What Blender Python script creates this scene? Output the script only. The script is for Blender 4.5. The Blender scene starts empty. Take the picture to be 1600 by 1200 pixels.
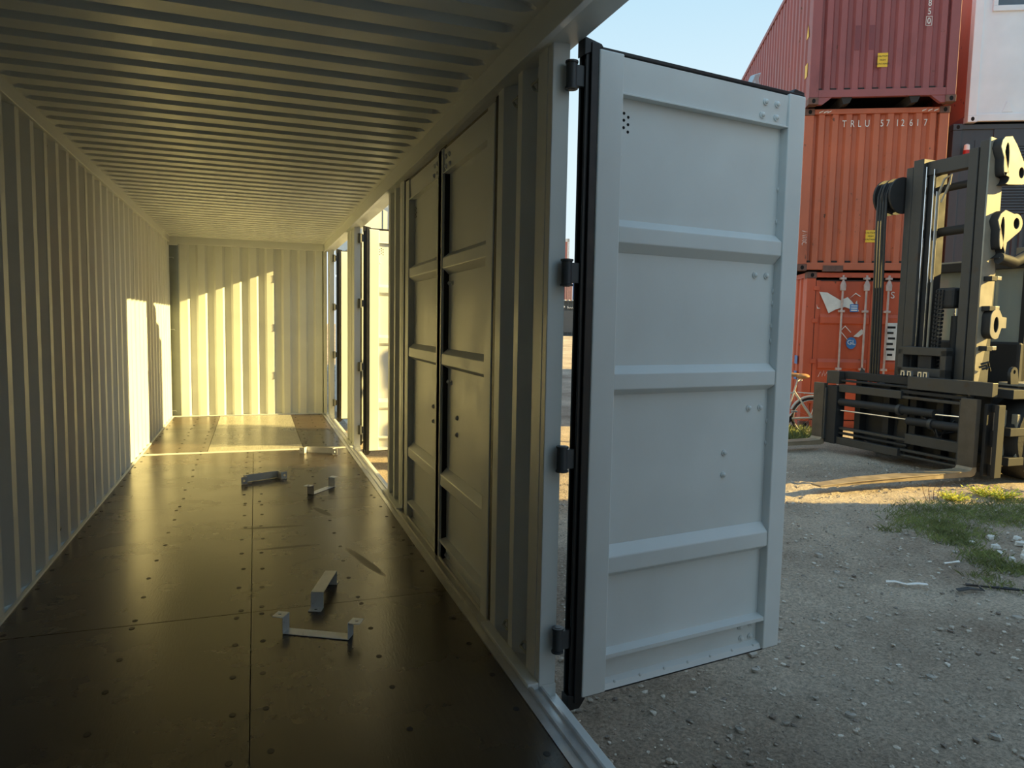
import bpy, math, random
from mathutils import Matrix, Vector
random.seed(7)
R_ = math.radians
scene = bpy.context.scene
COL = scene.collection

# ------------------------------------------------------------------ camera
F_PX = 1120.6
cam_d = bpy.data.cameras.new('camera'); cam = bpy.data.objects.new('camera', cam_d); COL.objects.link(cam)
cam_d.sensor_fit = 'HORIZONTAL'; cam_d.sensor_width = 36.0; cam_d.lens = F_PX * 36.0 / 1600.0
cam_d.clip_start = .02; cam_d.clip_end = 500
Fv = Vector((0.33628161, 0.93801415, -0.08392929)); Rv = Vector((0.94170259, -0.3359192, 0.0188289)); Uv = Vector((0.01053168, 0.08536824, 0.99629381))
m = Matrix.Identity(4)
for i in range(3):
    m[i][0] = Rv[i]; m[i][1] = Uv[i]; m[i][2] = -Fv[i]
m[0][3], m[1][3], m[2][3] = 1.2255, 0.0, 1.5403
cam.matrix_world = m
scene.camera = cam

# ------------------------------------------------------------------ sky, sun, exposure
SUN_TRAVEL = Vector((-1.0, .335, -.385)).normalized()
world = bpy.data.worlds.new('world'); scene.world = world; world.use_nodes = True
wn = world.node_tree; wn.nodes.clear()
# clear evening sky: pale at the horizon, blue overhead, the same all round
tcw = wn.nodes.new('ShaderNodeTexCoord'); sepw = wn.nodes.new('ShaderNodeSeparateXYZ'); rampw = wn.nodes.new('ShaderNodeValToRGB')
wn.links.new(tcw.outputs['Generated'], sepw.inputs[0]); wn.links.new(sepw.outputs['Z'], rampw.inputs[0])
rampw.color_ramp.interpolation = 'EASE'
el_ = rampw.color_ramp.elements
el_[0].position = 0.0; el_[0].color = (.84, .90, .92, 1); el_[1].position = 1.0; el_[1].color = (.33, .54, .78, 1)
e_ = el_.new(.16); e_.color = (.72, .88, .95, 1)
e_ = el_.new(.50); e_.color = (.45, .70, .87, 1)
bg = wn.nodes.new('ShaderNodeBackground'); bg.inputs['Strength'].default_value = 1.0
wo = wn.nodes.new('ShaderNodeOutputWorld')
wn.links.new(rampw.outputs[0], bg.inputs[0]); wn.links.new(bg.outputs[0], wo.inputs[0])
sun_d = bpy.data.lights.new('sun', 'SUN'); sun = bpy.data.objects.new('sun', sun_d); COL.objects.link(sun)
sun_d.energy = 12.4; sun_d.angle = R_(.55); sun_d.color = (1.0, .735, .25)
sun.rotation_euler = SUN_TRAVEL.to_track_quat('-Z', 'Y').to_euler()
sun.location = (20, -6, 12)
vs = scene.view_settings
vs.view_transform = 'Standard'; vs.look = 'None'; vs.exposure = 0.12; vs.gamma = 1.0; vs.use_curve_mapping = False

# ------------------------------------------------------------------ helpers
class MB:
    def __init__(s): s.v = []; s.f = []; s.mi = []
    def add(s, vs, fs, mi=0):
        n = len(s.v); s.v += [tuple(v) for v in vs]
        s.f += [tuple(i + n for i in f) for f in fs]; s.mi += [mi] * len(fs); return s
    def box(s, x0, y0, z0, x1, y1, z1, mi=0, M=None):
        x0, x1 = min(x0, x1), max(x0, x1); y0, y1 = min(y0, y1), max(y0, y1); z0, z1 = min(z0, z1), max(z0, z1)
        vs = [Vector((x, y, z)) for z in (z0, z1) for y in (y0, y1) for x in (x0, x1)]
        if M is not None: vs = [M @ v for v in vs]
        return s.add(vs, [(0, 2, 3, 1), (4, 5, 7, 6), (0, 1, 5, 4), (2, 6, 7, 3), (0, 4, 6, 2), (1, 3, 7, 5)], mi)
    def prism(s, poly, axis, a, b, mi=0, M=None):
        """poly: 2D points (convex or simple n-gon), extruded along axis 0/1/2 from a to b"""
        def P(p, t):
            if axis == 0: return Vector((t, p[0], p[1]))
            if axis == 1: return Vector((p[0], t, p[1]))
            return Vector((p[0], p[1], t))
        n = len(poly)
        vs = [P(p, a) for p in poly] + [P(p, b) for p in poly]
        if M is not None: vs = [M @ v for v in vs]
        fs = [tuple(range(n - 1, -1, -1)), tuple(range(n, 2 * n))]
        fs += [(i, (i + 1) % n, n + (i + 1) % n, n + i) for i in range(n)]
        return s.add(vs, fs, mi)
    def tube(s, path, r, n=10, mi=0, cap=True):
        path = [Vector(p) for p in path]; rr = r if isinstance(r, (list, tuple)) else [r] * len(path)
        rings = []; up = None
        for i, p in enumerate(path):
            d = (path[min(i + 1, len(path) - 1)] - path[max(i - 1, 0)]).normalized()
            if up is None:
                up = d.orthogonal().normalized()
            else:
                up = (up - d * up.dot(d))
                up = up.normalized() if up.length > 1e-6 else d.orthogonal().normalized()
            w = d.cross(up)
            rings.append([p + rr[i] * (math.cos(2 * math.pi * k / n) * up + math.sin(2 * math.pi * k / n) * w) for k in range(n)])
        vs = [v for r_ in rings for v in r_]; fs = []
        for i in range(len(rings) - 1):
            for k in range(n):
                a = i * n + k; b = i * n + (k + 1) % n
                fs.append((a, b, b + n, a + n))
        if cap:
            fs.append(tuple(range(n - 1, -1, -1))); fs.append(tuple(range((len(rings) - 1) * n, len(rings) * n)))
        return s.add(vs, fs, mi)
    def sheet(s, prof, axis, a, b, mi=0):
        """open profile of (x,y) extruded along z, or generic via axis"""
        def P(p, t):
            if axis == 0: return (t, p[0], p[1])
            if axis == 1: return (p[0], t, p[1])
            return (p[0], p[1], t)
        n = len(prof)
        vs = [P(p, a) for p in prof] + [P(p, b) for p in prof]
        return s.add(vs, [(i, i + 1, n + i + 1, n + i) for i in range(n - 1)], mi)
    def ball(s, c, r, n=8, k=5, mi=0, sc=(1, 1, 1), M=None):
        vs = []; fs = []
        for j in range(k + 1):
            t = math.pi * j / k
            for i in range(n):
                a = 2 * math.pi * i / n
                vs.append(Vector((c[0] + r * sc[0] * math.sin(t) * math.cos(a), c[1] + r * sc[1] * math.sin(t) * math.sin(a), c[2] + r * sc[2] * math.cos(t))))
        for j in range(k):
            for i in range(n):
                a = j * n + i; b = j * n + (i + 1) % n
                fs.append((a, a + n, b + n, b))
        if M is not None: vs = [M @ v for v in vs]
        return s.add(vs, fs, mi)
    def mesh(s, name, mats, smooth=False):
        me = bpy.data.meshes.new(name); me.from_pydata(s.v, [], s.f)
        for mt in (mats if isinstance(mats, (list, tuple)) else [mats]): me.materials.append(mt)
        me.polygons.foreach_set('material_index', s.mi)
        if smooth:
            me.shade_smooth(); me.set_sharp_from_angle(angle=R_(38))
        me.update(); return me
    def build(s, name, mats, parent=None, smooth=False, bevel=0, solid=0):
        return link(name, s.mesh(name, mats, smooth), parent, bevel, solid)

def link(name, me, parent=None, bevel=0, solid=0):
    o = bpy.data.objects.new(name, me); COL.objects.link(o)
    if parent is not None: o.parent = parent
    if solid:
        md = o.modifiers.new('solid', 'SOLIDIFY'); md.thickness = solid; md.offset = 0
    if bevel:
        md = o.modifiers.new('bevel', 'BEVEL'); md.width = bevel; md.segments = 2; md.limit_method = 'ANGLE'; md.angle_limit = R_(40)
        md.harden_normals = False
    return o

def tag(o, label=None, cat=None, group=None, kind=None):
    if label: o['label'] = label
    if cat: o['category'] = cat
    if group: o['group'] = group
    if kind: o['kind'] = kind
    return o

def empty(name, loc=(0, 0, 0), rz=0.0, label=None, cat=None, group=None, kind=None):
    o = bpy.data.objects.new(name, None); COL.objects.link(o); o.location = loc; o.rotation_euler = (0, 0, rz)
    o.empty_display_size = .1
    return tag(o, label, cat, group, kind)

def copy_tree(o, parent=None):
    c = o.copy(); COL.objects.link(c); c.parent = parent
    for ch in list(o.children): copy_tree(ch, c)
    return c

def curve_mesh(outer, holes, depth, mat, M=None, name='plate'):
    cu = bpy.data.curves.new('tmp', 'CURVE'); cu.dimensions = '2D'; cu.fill_mode = 'BOTH'; cu.extrude = depth / 2
    for loop in [outer] + list(holes):
        sp = cu.splines.new('POLY'); sp.points.add(len(loop) - 1); sp.use_cyclic_u = True
        for i, p in enumerate(loop): sp.points[i].co = (p[0], p[1], 0, 1)
    ob = bpy.data.objects.new('tmp', cu); COL.objects.link(ob)
    bpy.context.view_layer.update()
    me = bpy.data.meshes.new_from_object(ob.evaluated_get(bpy.context.evaluated_depsgraph_get()))
    bpy.data.objects.remove(ob); bpy.data.curves.remove(cu)
    if M is not None: me.transform(M)
    me.name = name; me.materials.clear(); me.materials.append(mat)
    return me

def text_mesh(txt, size, mat, extrude=.001, align='CENTER', name='lettering'):
    cu = bpy.data.curves.new('tmp', 'FONT'); cu.body = txt; cu.size = size; cu.extrude = extrude; cu.align_x = align; cu.align_y = 'CENTER'
    cu.resolution_u = 3
    ob = bpy.data.objects.new('tmp', cu); COL.objects.link(ob)
    bpy.context.view_layer.update()
    me = bpy.data.meshes.new_from_object(ob.evaluated_get(bpy.context.evaluated_depsgraph_get()))
    bpy.data.objects.remove(ob); bpy.data.curves.remove(cu)
    me.name = name; me.materials.clear(); me.materials.append(mat)
    return me

def arc(cx, cy, r, a0, a1, n):
    return [(cx + r * math.cos(R_(a0 + (a1 - a0) * i / n)), cy + r * math.sin(R_(a0 + (a1 - a0) * i / n))) for i in range(n + 1)]

# ------------------------------------------------------------------ materials
def new_mat(name):
    mt = bpy.data.materials.new(name); mt.use_nodes = True
    nt = mt.node_tree; b = nt.nodes['Principled BSDF']; return mt, nt, b

def mat(name, col, rough=.5, metal=0.0, var=.08, vscale=6.0, bump=0.0, bscale=40.0, rvar=.08, stretch=None, patches=None, spec=None, coat=0):
    """patches: list of (colour, noise scale, threshold, softness) for wear that has its own shape"""
    mt, nt, b = new_mat(name); N = nt.nodes; L = nt.links
    tc = N.new('ShaderNodeTexCoord'); src = tc.outputs['Object']
    if stretch:
        mp = N.new('ShaderNodeMapping'); mp.inputs['Scale'].default_value = stretch; L.new(src, mp.inputs[0]); src = mp.outputs[0]
    nz = N.new('ShaderNodeTexNoise'); nz.inputs['Scale'].default_value = vscale; nz.inputs['Detail'].default_value = 6; L.new(src, nz.inputs['Vector'])
    mr = N.new('ShaderNodeMapRange'); mr.inputs[1].default_value = .3; mr.inputs[2].default_value = .7
    mr.inputs[3].default_value = 1 - var; mr.inputs[4].default_value = 1 + var; L.new(nz.outputs[0], mr.inputs[0])
    mx = N.new('ShaderNodeMix'); mx.data_type = 'RGBA'; mx.blend_type = 'MULTIPLY'; mx.inputs[0].default_value = 1
    mx.inputs['A'].default_value = (*col, 1); L.new(mr.outputs[0], mx.inputs['B'])
    out = mx.outputs['Result']
    for k, (pc, ps, th, so) in enumerate(patches or []):
        n2 = N.new('ShaderNodeTexNoise'); n2.inputs['Scale'].default_value = ps; n2.inputs['Detail'].default_value = 8; n2.inputs['Roughness'].default_value = .65
        mp2 = N.new('ShaderNodeMapping'); mp2.inputs['Location'].default_value = (3.7 * k + 1.3, 1.9 * k, 5.1 * k); L.new(src, mp2.inputs[0]); L.new(mp2.outputs[0], n2.inputs['Vector'])
        m2 = N.new('ShaderNodeMapRange'); m2.inputs[1].default_value = th; m2.inputs[2].default_value = th + so; m2.clamp = True; L.new(n2.outputs[0], m2.inputs[0])
        x2 = N.new('ShaderNodeMix'); x2.data_type = 'RGBA'; L.new(m2.outputs[0], x2.inputs[0]); L.new(out, x2.inputs['A']); x2.inputs['B'].default_value = (*pc, 1)
        out = x2.outputs['Result']
    L.new(out, b.inputs['Base Color'])
    r2 = N.new('ShaderNodeMapRange'); r2.inputs[1].default_value = .3; r2.inputs[2].default_value = .7
    r2.inputs[3].default_value = max(.02, rough - rvar); r2.inputs[4].default_value = min(1, rough + rvar); L.new(nz.outputs[0], r2.inputs[0])
    L.new(r2.outputs[0], b.inputs['Roughness'])
    b.inputs['Metallic'].default_value = metal
    if spec is not None: b.inputs['Specular IOR Level'].default_value = spec
    if coat: b.inputs['Coat Weight'].default_value = coat; b.inputs['Coat Roughness'].default_value = .15
    if bump:
        nb = N.new('ShaderNodeTexNoise'); nb.inputs['Scale'].default_value = bscale; nb.inputs['Detail'].default_value = 5; L.new(src, nb.inputs['Vector'])
        bp = N.new('ShaderNodeBump'); bp.inputs['Strength'].default_value = bump; bp.inputs['Distance'].default_value = .01
        L.new(nb.outputs[0], bp.inputs['Height']); L.new(bp.outputs[0], b.inputs['Normal'])
    return mt

M_PAINT = mat('off_white_container_paint', (.675, .70, .69), .40, var=.04, vscale=3, bump=.05, bscale=25)
M_POCKET = mat('grey_green_primer', (.30, .32, .29), .6, var=.08)
M_RUBBER = mat('black_rubber', (.006, .006, .007), .42, var=.2, vscale=15)
M_ZINC = mat('zinc_steel', (.55, .56, .57), .36, .75, var=.1, vscale=14, bump=.05)
M_BRKT = mat('bracket_steel', (.74, .75, .76), .34, .10, var=.06, vscale=20)
M_HINGE = mat('grey_painted_hinge', (.065, .07, .075), .5, .2, var=.1)
M_BLACK = mat('black_paint', (.012, .012, .013), .5, var=.2)
M_HOLE = mat('dark_hole', (.004, .004, .004), .9)
M_CHROME = mat('chrome_rod', (.85, .86, .88), .12, 1.0, var=.02)
M_BOLT = mat('bolt_steel', (.45, .47, .5), .4, .5)

def plywood(name, col, rough, marks=()):
    mt, nt, b = new_mat(name); N = nt.nodes; L = nt.links
    tc = N.new('ShaderNodeTexCoord'); src = tc.outputs['Object']
    mp = N.new('ShaderNodeMapping'); mp.inputs['Scale'].default_value = (14, 1.2, 1); L.new(src, mp.inputs[0])
    g = N.new('ShaderNodeTexNoise'); g.inputs['Scale'].default_value = 5; g.inputs['Detail'].default_value = 8; g.inputs['Distortion'].default_value = .8; L.new(mp.outputs[0], g.inputs['Vector'])
    d = N.new('ShaderNodeTexNoise'); d.inputs['Scale'].default_value = 1.6; d.inputs['Detail'].default_value = 7; d.inputs['Roughness'].default_value = .6; L.new(src, d.inputs['Vector'])
    cr = N.new('ShaderNodeValToRGB'); cr.color_ramp.elements[0].position = .3; cr.color_ramp.elements[1].position = .72
    cr.color_ramp.elements[0].color = (*[c * .7 for c in col], 1); cr.color_ramp.elements[1].color = (*[c * 1.35 for c in col], 1)
    L.new(g.outputs[0], cr.inputs[0])
    # dust film
    dm = N.new('ShaderNodeMapRange'); dm.inputs[1].default_value = .5; dm.inputs[2].default_value = .95; dm.inputs[3].default_value = 0; dm.inputs[4].default_value = .25; L.new(d.outputs[0], dm.inputs[0])
    mx = N.new('ShaderNodeMix'); mx.data_type = 'RGBA'; L.new(dm.outputs[0], mx.inputs[0]); L.new(cr.outputs[0], mx.inputs['A']); mx.inputs['B'].default_value = (*[min(1, c * 2.6 + .01) for c in col], 1)
    out = mx.outputs['Result']; rsum = None
    geo = N.new('ShaderNodeNewGeometry')
    for (cx, cy, lx, ly, ang) in marks:      # dried wipe marks with their own outline
        m1 = N.new('ShaderNodeMapping'); m1.vector_type = 'TEXTURE'; m1.inputs['Location'].default_value = (cx, cy, 0)
        m1.inputs['Rotation'].default_value = (0, 0, R_(ang)); m1.inputs['Scale'].default_value = (lx, ly, 1000); L.new(geo.outputs['Position'], m1.inputs[0])
        ln = N.new('ShaderNodeVectorMath'); ln.operation = 'LENGTH'; L.new(m1.outputs[0], ln.inputs[0])
        ad = N.new('ShaderNodeMath'); ad.operation = 'MULTIPLY_ADD'; L.new(d.outputs[0], ad.inputs[0]); ad.inputs[1].default_value = .8; L.new(ln.outputs['Value'], ad.inputs[2])
        mr = N.new('ShaderNodeMapRange'); mr.inputs[1].default_value = 1.1; mr.inputs[2].default_value = 1.35; mr.inputs[3].default_value = .8; mr.inputs[4].default_value = 0; L.new(ad.outputs[0], mr.inputs[0])
        x = N.new('ShaderNodeMix'); x.data_type = 'RGBA'; L.new(mr.outputs[0], x.inputs[0]); L.new(out, x.inputs['A']); x.inputs['B'].default_value = (*[c * .55 for c in col], 1); out = x.outputs['Result']
        if rsum is None: rsum = mr.outputs[0]
        else:
            a2 = N.new('ShaderNodeMath'); a2.operation = 'ADD'; L.new(rsum, a2.inputs[0]); L.new(mr.outputs[0], a2.inputs[1]); rsum = a2.outputs[0]
    L.new(out, b.inputs['Base Color'])
    rr = N.new('ShaderNodeMapRange'); rr.inputs[1].default_value = .3; rr.inputs[2].default_value = .75; rr.inputs[3].default_value = rough - .03; rr.inputs[4].default_value = rough + .07; L.new(d.outputs[0], rr.inputs[0])
    ro = rr.outputs[0]
    if rsum is not None:
        a3 = N.new('ShaderNodeMath'); a3.operation = 'MULTIPLY_ADD'; L.new(rsum, a3.inputs[0]); a3.inputs[1].default_value = .28; L.new(ro, a3.inputs[2]); ro = a3.outputs[0]
    L.new(ro, b.inputs['Roughness'])
    hb = N.new('ShaderNodeTexNoise'); hb.inputs['Scale'].default_value = 18; hb.inputs['Detail'].default_value = 6
    mp3 = N.new('ShaderNodeMapping'); mp3.inputs['Scale'].default_value = (6, 1, 1); L.new(src, mp3.inputs[0]); L.new(mp3.outputs[0], hb.inputs['Vector'])
    bp = N.new('ShaderNodeBump'); bp.inputs['Strength'].default_value = .12; bp.inputs['Distance'].default_value = .004; L.new(hb.outputs[0], bp.inputs['Height']); L.new(bp.outputs[0], b.inputs['Normal'])
    b.inputs['Specular IOR Level'].default_value = .8
    return mt
MARKS = [(1.87, 4.55, .036, .34, 14), (1.42, 4.98, .22, .03, 2), (1.33, 5.5, .26, .03, -4), (1.72, 5.85, .04, .2, 20)]
M_PLY = plywood('dark_phenolic_plywood', (.042, .029, .016), .25, MARKS)
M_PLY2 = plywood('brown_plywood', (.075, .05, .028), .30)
M_PLATE = plywood('grey_floor_sheen', (.22, .21, .17), .28)  # lightened to hold the sunlit end wall's reflection in the floor
M_PLATE2 = plywood('pale_floor_sheen', (.42, .40, .32), .30)  # paler still, the same reflected sunlight put into the colour

def ground_mat():
    mt, nt, b = new_mat('gravel_yard'); N = nt.nodes; L = nt.links
    tc = N.new('ShaderNodeTexCoord'); src = tc.outputs['Object']
    def noise(sc, det=8, ro=.6):
        n = N.new('ShaderNodeTexNoise'); n.inputs['Scale'].default_value = sc; n.inputs['Detail'].default_value = det; n.inputs['Roughness'].default_value = ro; L.new(src, n.inputs['Vector']); return n
    big = noise(.8, 10, .62); mid = noise(6, 10, .7); fine = noise(48, 6, .8)
    vo = N.new('ShaderNodeTexVoronoi'); vo.inputs['Scale'].default_value = 34; L.new(src, vo.inputs['Vector'])
    cr = N.new('ShaderNodeValToRGB'); e = cr.color_ramp.elements; e[0].position = .32; e[0].color = (.46, .36, .28, 1); e[1].position = .66; e[1].color = (.90, .77, .63, 1)
    L.new(big.outputs[0], cr.inputs[0])
    c2 = N.new('ShaderNodeValToRGB'); e = c2.color_ramp.elements; e[0].position = .35; e[0].color = (.45, .43, .40, 1); e[1].position = .66; e[1].color = (1.2, 1.18, 1.15, 1)
    L.new(fine.outputs[0], c2.inputs[0])
    mx = N.new('ShaderNodeMix'); mx.data_type = 'RGBA'; mx.blend_type = 'MULTIPLY'; mx.inputs[0].default_value = 1; L.new(cr.outputs[0], mx.inputs['A']); L.new(c2.outputs[0], mx.inputs['B'])
    c3 = N.new('ShaderNodeMapRange'); c3.inputs[1].default_value = .58; c3.inputs[2].default_value = .72; L.new(mid.outputs[0], c3.inputs[0])
    m2 = N.new('ShaderNodeMix'); m2.data_type = 'RGBA'; m2.inputs['B'].default_value = (.66, .58, .49, 1)
    k = N.new('ShaderNodeMath'); k.operation = 'MULTIPLY'; k.inputs[1].default_value = .5; L.new(c3.outputs[0], k.inputs[0]); L.new(k.outputs[0], m2.inputs[0]); L.new(mx.outputs['Result'], m2.inputs['A'])
    L.new(m2.outputs['Result'], b.inputs['Base Color']); b.inputs['Roughness'].default_value = .95; b.inputs['Specular IOR Level'].default_value = .2
    h = N.new('ShaderNodeMath'); h.operation = 'MULTIPLY_ADD'; L.new(fine.outputs[0], h.inputs[0]); h.inputs[1].default_value = .7; L.new(mid.outputs[0], h.inputs[2])
    h2 = N.new('ShaderNodeMath'); h2.operation = 'MULTIPLY_ADD'; L.new(vo.outputs['Distance'], h2.inputs[0]); h2.inputs[1].default_value = -.35; L.new(h.outputs[0], h2.inputs[2])
    bp = N.new('ShaderNodeBump'); bp.inputs['Strength'].default_value = 1.0; bp.inputs['Distance'].default_value = .04; L.new(h2.outputs[0], bp.inputs['Height']); L.new(bp.outputs[0], b.inputs['Normal'])
    return mt
M_GROUND = ground_mat()
M_STONE = mat('grey_stone', (.42, .38, .33), .9, var=.25, vscale=9, bump=.4)
M_PEB = mat('gravel', (.46, .40, .33), .95, var=.35, vscale=3)

M_PEBL = mat('pale_gravel', (.64, .58, .50), .9, var=.2, vscale=3); M_PEBD = mat('dark_gravel', (.24, .20, .165), .95, var=.3, vscale=3)
M_STONEL = mat('pale_stone', (.70, .67, .62), .85, var=.2, vscale=9, bump=.4)

# ================================================================== THE CONTAINER (the room)
W = 2.35; H = 2.755; YB = -.35; YE = 12.13
GZ = -.30                                           # yard level
OPEN = [(.37, 2.726), (3.41, 5.76), (6.46, 8.83), (9.50, 11.87)]

# ---- floor
fl = MB().box(-.03, YB, -.17, 2.26, YE + .03, -.030).build('floor', M_POCKET)
tag(fl, 'dark plywood container floor with screwed panels', 'floor', kind='structure')
def panel(x0, x1, y0, y1, mt, screws=True):
    g = .0022
    o = MB().box(x0 + g, y0 + g, -.029, x1 - g, y1 - g, random.uniform(-.0008, .0006)).build('floor_panel', mt, fl)
    if screws:
        b = MB()
        for xx in (x0 + .06, (x0 + x1) / 2 + .03, x1 - .06):
            n = max(2, int((y1 - y0) / .30))
            for k in range(n + 1):
                yy = y0 + .05 + (y1 - y0 - .1) * k / n + random.uniform(-.02, .02)
                xj = xx + random.uniform(-.012, .012)
                b.prism([(xj + .013 * math.cos(t * math.pi / 4), yy + .016 * math.sin(t * math.pi / 4)) for t in range(8)], 2, -.004, .0016)
        s = b.build('screw_heads', M_BLACK, o); s['kind'] = 'stuff'
    return o
rows = [YB, 1.56, 3.90, 6.26, 8.77]
for a, c in zip(rows[:-1], rows[1:]):
    panel(.0, 1.19, a, c, M_PLY); panel(1.19, 2.25, a, c, M_PLY)
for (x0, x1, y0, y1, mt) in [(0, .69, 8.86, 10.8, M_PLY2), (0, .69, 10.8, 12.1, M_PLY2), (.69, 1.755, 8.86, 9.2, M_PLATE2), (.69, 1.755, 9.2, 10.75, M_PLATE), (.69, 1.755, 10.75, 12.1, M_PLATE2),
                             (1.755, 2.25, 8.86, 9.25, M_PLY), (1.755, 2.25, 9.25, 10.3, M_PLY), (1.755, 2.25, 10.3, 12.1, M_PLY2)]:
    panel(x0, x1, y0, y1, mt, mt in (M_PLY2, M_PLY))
MB().box(0, 8.775, -.03, 2.25, 8.855, .004).build('cross_strip', M_PAINT, fl, bevel=.002)
t = MB().box(0, YB, -.03, .022, YE, .012).build('baseboard_left', M_PAINT, bevel=.003); tag(t, 'off-white seal strip at the foot of the left corrugated wall', 'trim', kind='structure')

# ---- left wall: corrugated sheets with weld seams
wl = empty('wall_left', (0, 0, 0), 0, 'long off-white corrugated steel wall on the left', 'wall', kind='structure')
PIT = .2855
def corr_profile(y0, n, pit, inner, slope, depth, sgn=-1, x=0.0):
    pr = []
    outer = pit - inner - 2 * slope
    for k in range(n):
        y = y0 + k * pit
        pr += [(x, y), (x, y + inner), (x + sgn * depth, y + inner + slope), (x + sgn * depth, y + inner + slope + outer)]
    pr.append((x, y0 + n * pit))
    return pr
y = 4.70 - PIT * 18
k = 0
while y < YE:
    n = min(4, max(1, int(math.ceil((YE - y) / PIT))))
    pr = [(a, min(b, YE)) for a, b in corr_profile(y, n, PIT, .075, .068, .038)]
    MB().sheet(pr, 2, 0, 2.70).build('wall_panel', M_PAINT, wl, solid=.004)
    MB().box(-.001, y - .004, 0.012, .0035, y + .004, 2.66).build('weld_seam', M_PAINT, wl, bevel=.002)
    y += n * PIT; k += 1
MB().box(-.06, YB, 2.672, .021, YE, 2.80).build('top_rail', M_PAINT, wl, bevel=.004)
MB().box(-.06, YB, -.30, -.042, YE, .0).build('bottom_rail', M_PAINT, wl)
ring_me = MB()
ring_me.tube([(0, .03 * math.cos(R_(a)), .03 * math.sin(R_(a))) for a in range(-170, -9, 16)], .006, 8)
ring_me.tube([(0, -.036, .002), (0, .036, .002)], .005, 8)
ring_me = ring_me.mesh('lashing_ring', M_POCKET, True)
for yy in (4.07, 5.31, 6.72, 8.15, 9.6, 11.0):
    for zz, fl_ in ((2.62, 1), (.10, -1)):
        o = link('lashing_ring', ring_me, wl); o.location = (-.022, yy + .10, zz); o.rotation_euler = (0, R_(25) * fl_, 0)
        if fl_ < 0: o.rotation_euler = (R_(180), R_(20), 0)

# ---- end wall
we = empty('wall_end', (0, YE, 0), 0, 'off-white corrugated end wall at the far end of the container', 'wall', kind='structure')
pr = [(0.125, .055), (.135, .055)]
x = .155; EP = .2505
pr.append((x - .012, .0))
while x < 2.28:
    pr += [(x, 0.0), (x + .095, 0.0), (x + .128, .05), (x + .128 + .09, .05)]
    x += EP
pr = [q for q in pr if q[0] < 2.29] + [(2.30, .05)]
MB().sheet(pr, 2, 0, 2.70).build('wall_panel', M_PAINT, we, solid=.004)
MB().box(-.02, -.06, 2.65, W, .08, 2.80).build('header_beam', M_PAINT, we, bevel=.004)
MB().box(-.05, .0, 2.63, .125, -.065, 2.80).build('corner_gusset', M_PAINT, we, bevel=.004)
MB().box(-.04, .09, 0, .13, .10, 2.66).box(-.045, 0, 0, -.035, .1, 2.66).build('corner_post', M_POCKET, we)
MB().box(2.28, -.05, 0, 2.33, .08, 2.66).build('corner_post', M_PAINT, we, bevel=.004)
MB().box(0, -.012, 0, W, .05, .014).build('weld_strip', M_PAINT, we, bevel=.003)
for zz in (.09, .35 + 1.0, 2.45):
    MB().tube([(-.03, .06, zz), (.05, .06, zz + .004), (.06, .06, zz - .012)], .005, 6).build('lashing_hook', M_PAINT, we, True)

# ---- rear wall behind the viewer
wr = MB().box(-.05, YB - .05, -.3, 2.45, YB, 2.85).build('wall_rear', M_PAINT); tag(wr, 'plain off-white end wall behind the viewpoint', 'wall', kind='structure')

# ---- ceiling with stamped ribs
ce = MB().box(-.05, YB, H + .045, 2.45, YE + .05, H + .057).build('ceiling', M_PAINT); tag(ce, 'off-white corrugated roof sheet seen from inside', 'ceiling', kind='structure')
CP = .2125                                           # each pressed groove with its rounded ends is one piece of the sheet
st = [(.012, 0, 0), (.030, .35, .25), (.042, .72, .62), (.060, .95, .92), (.085, 1, 1)]
stations = [(-.02, 0, 0)] + st + [(2.274 - a, w, d) for a, w, d in reversed(st)] + [(2.31, 0, 0)]
sect = [(-CP / 2, 0), (-.050, 0), (-.040, 1), (.040, 1), (.050, 0), (CP / 2, 0)]
rb = MB(); vsx = []; fsx = []
for a, w, d in stations:
    for q, (sy, sz) in enumerate(sect):
        vsx.append((a, sy if q in (0, len(sect) - 1) else sy * (.25 + .75 * w), sz * d * .037))
ns = len(sect)
for i in range(len(stations) - 1):
    for j in range(ns - 1):
        a = i * ns + j; fsx.append((a, a + 1, a + ns + 1, a + ns))
rb.add(vsx, fsx)
rib_me = rb.mesh('roof_corrugation', M_PAINT)
yy = 2.697 - CP * 14
while yy < YE + .05:
    o = link('roof_corrugation', rib_me, ce); o.location = (0, yy, H); yy += CP

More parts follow.
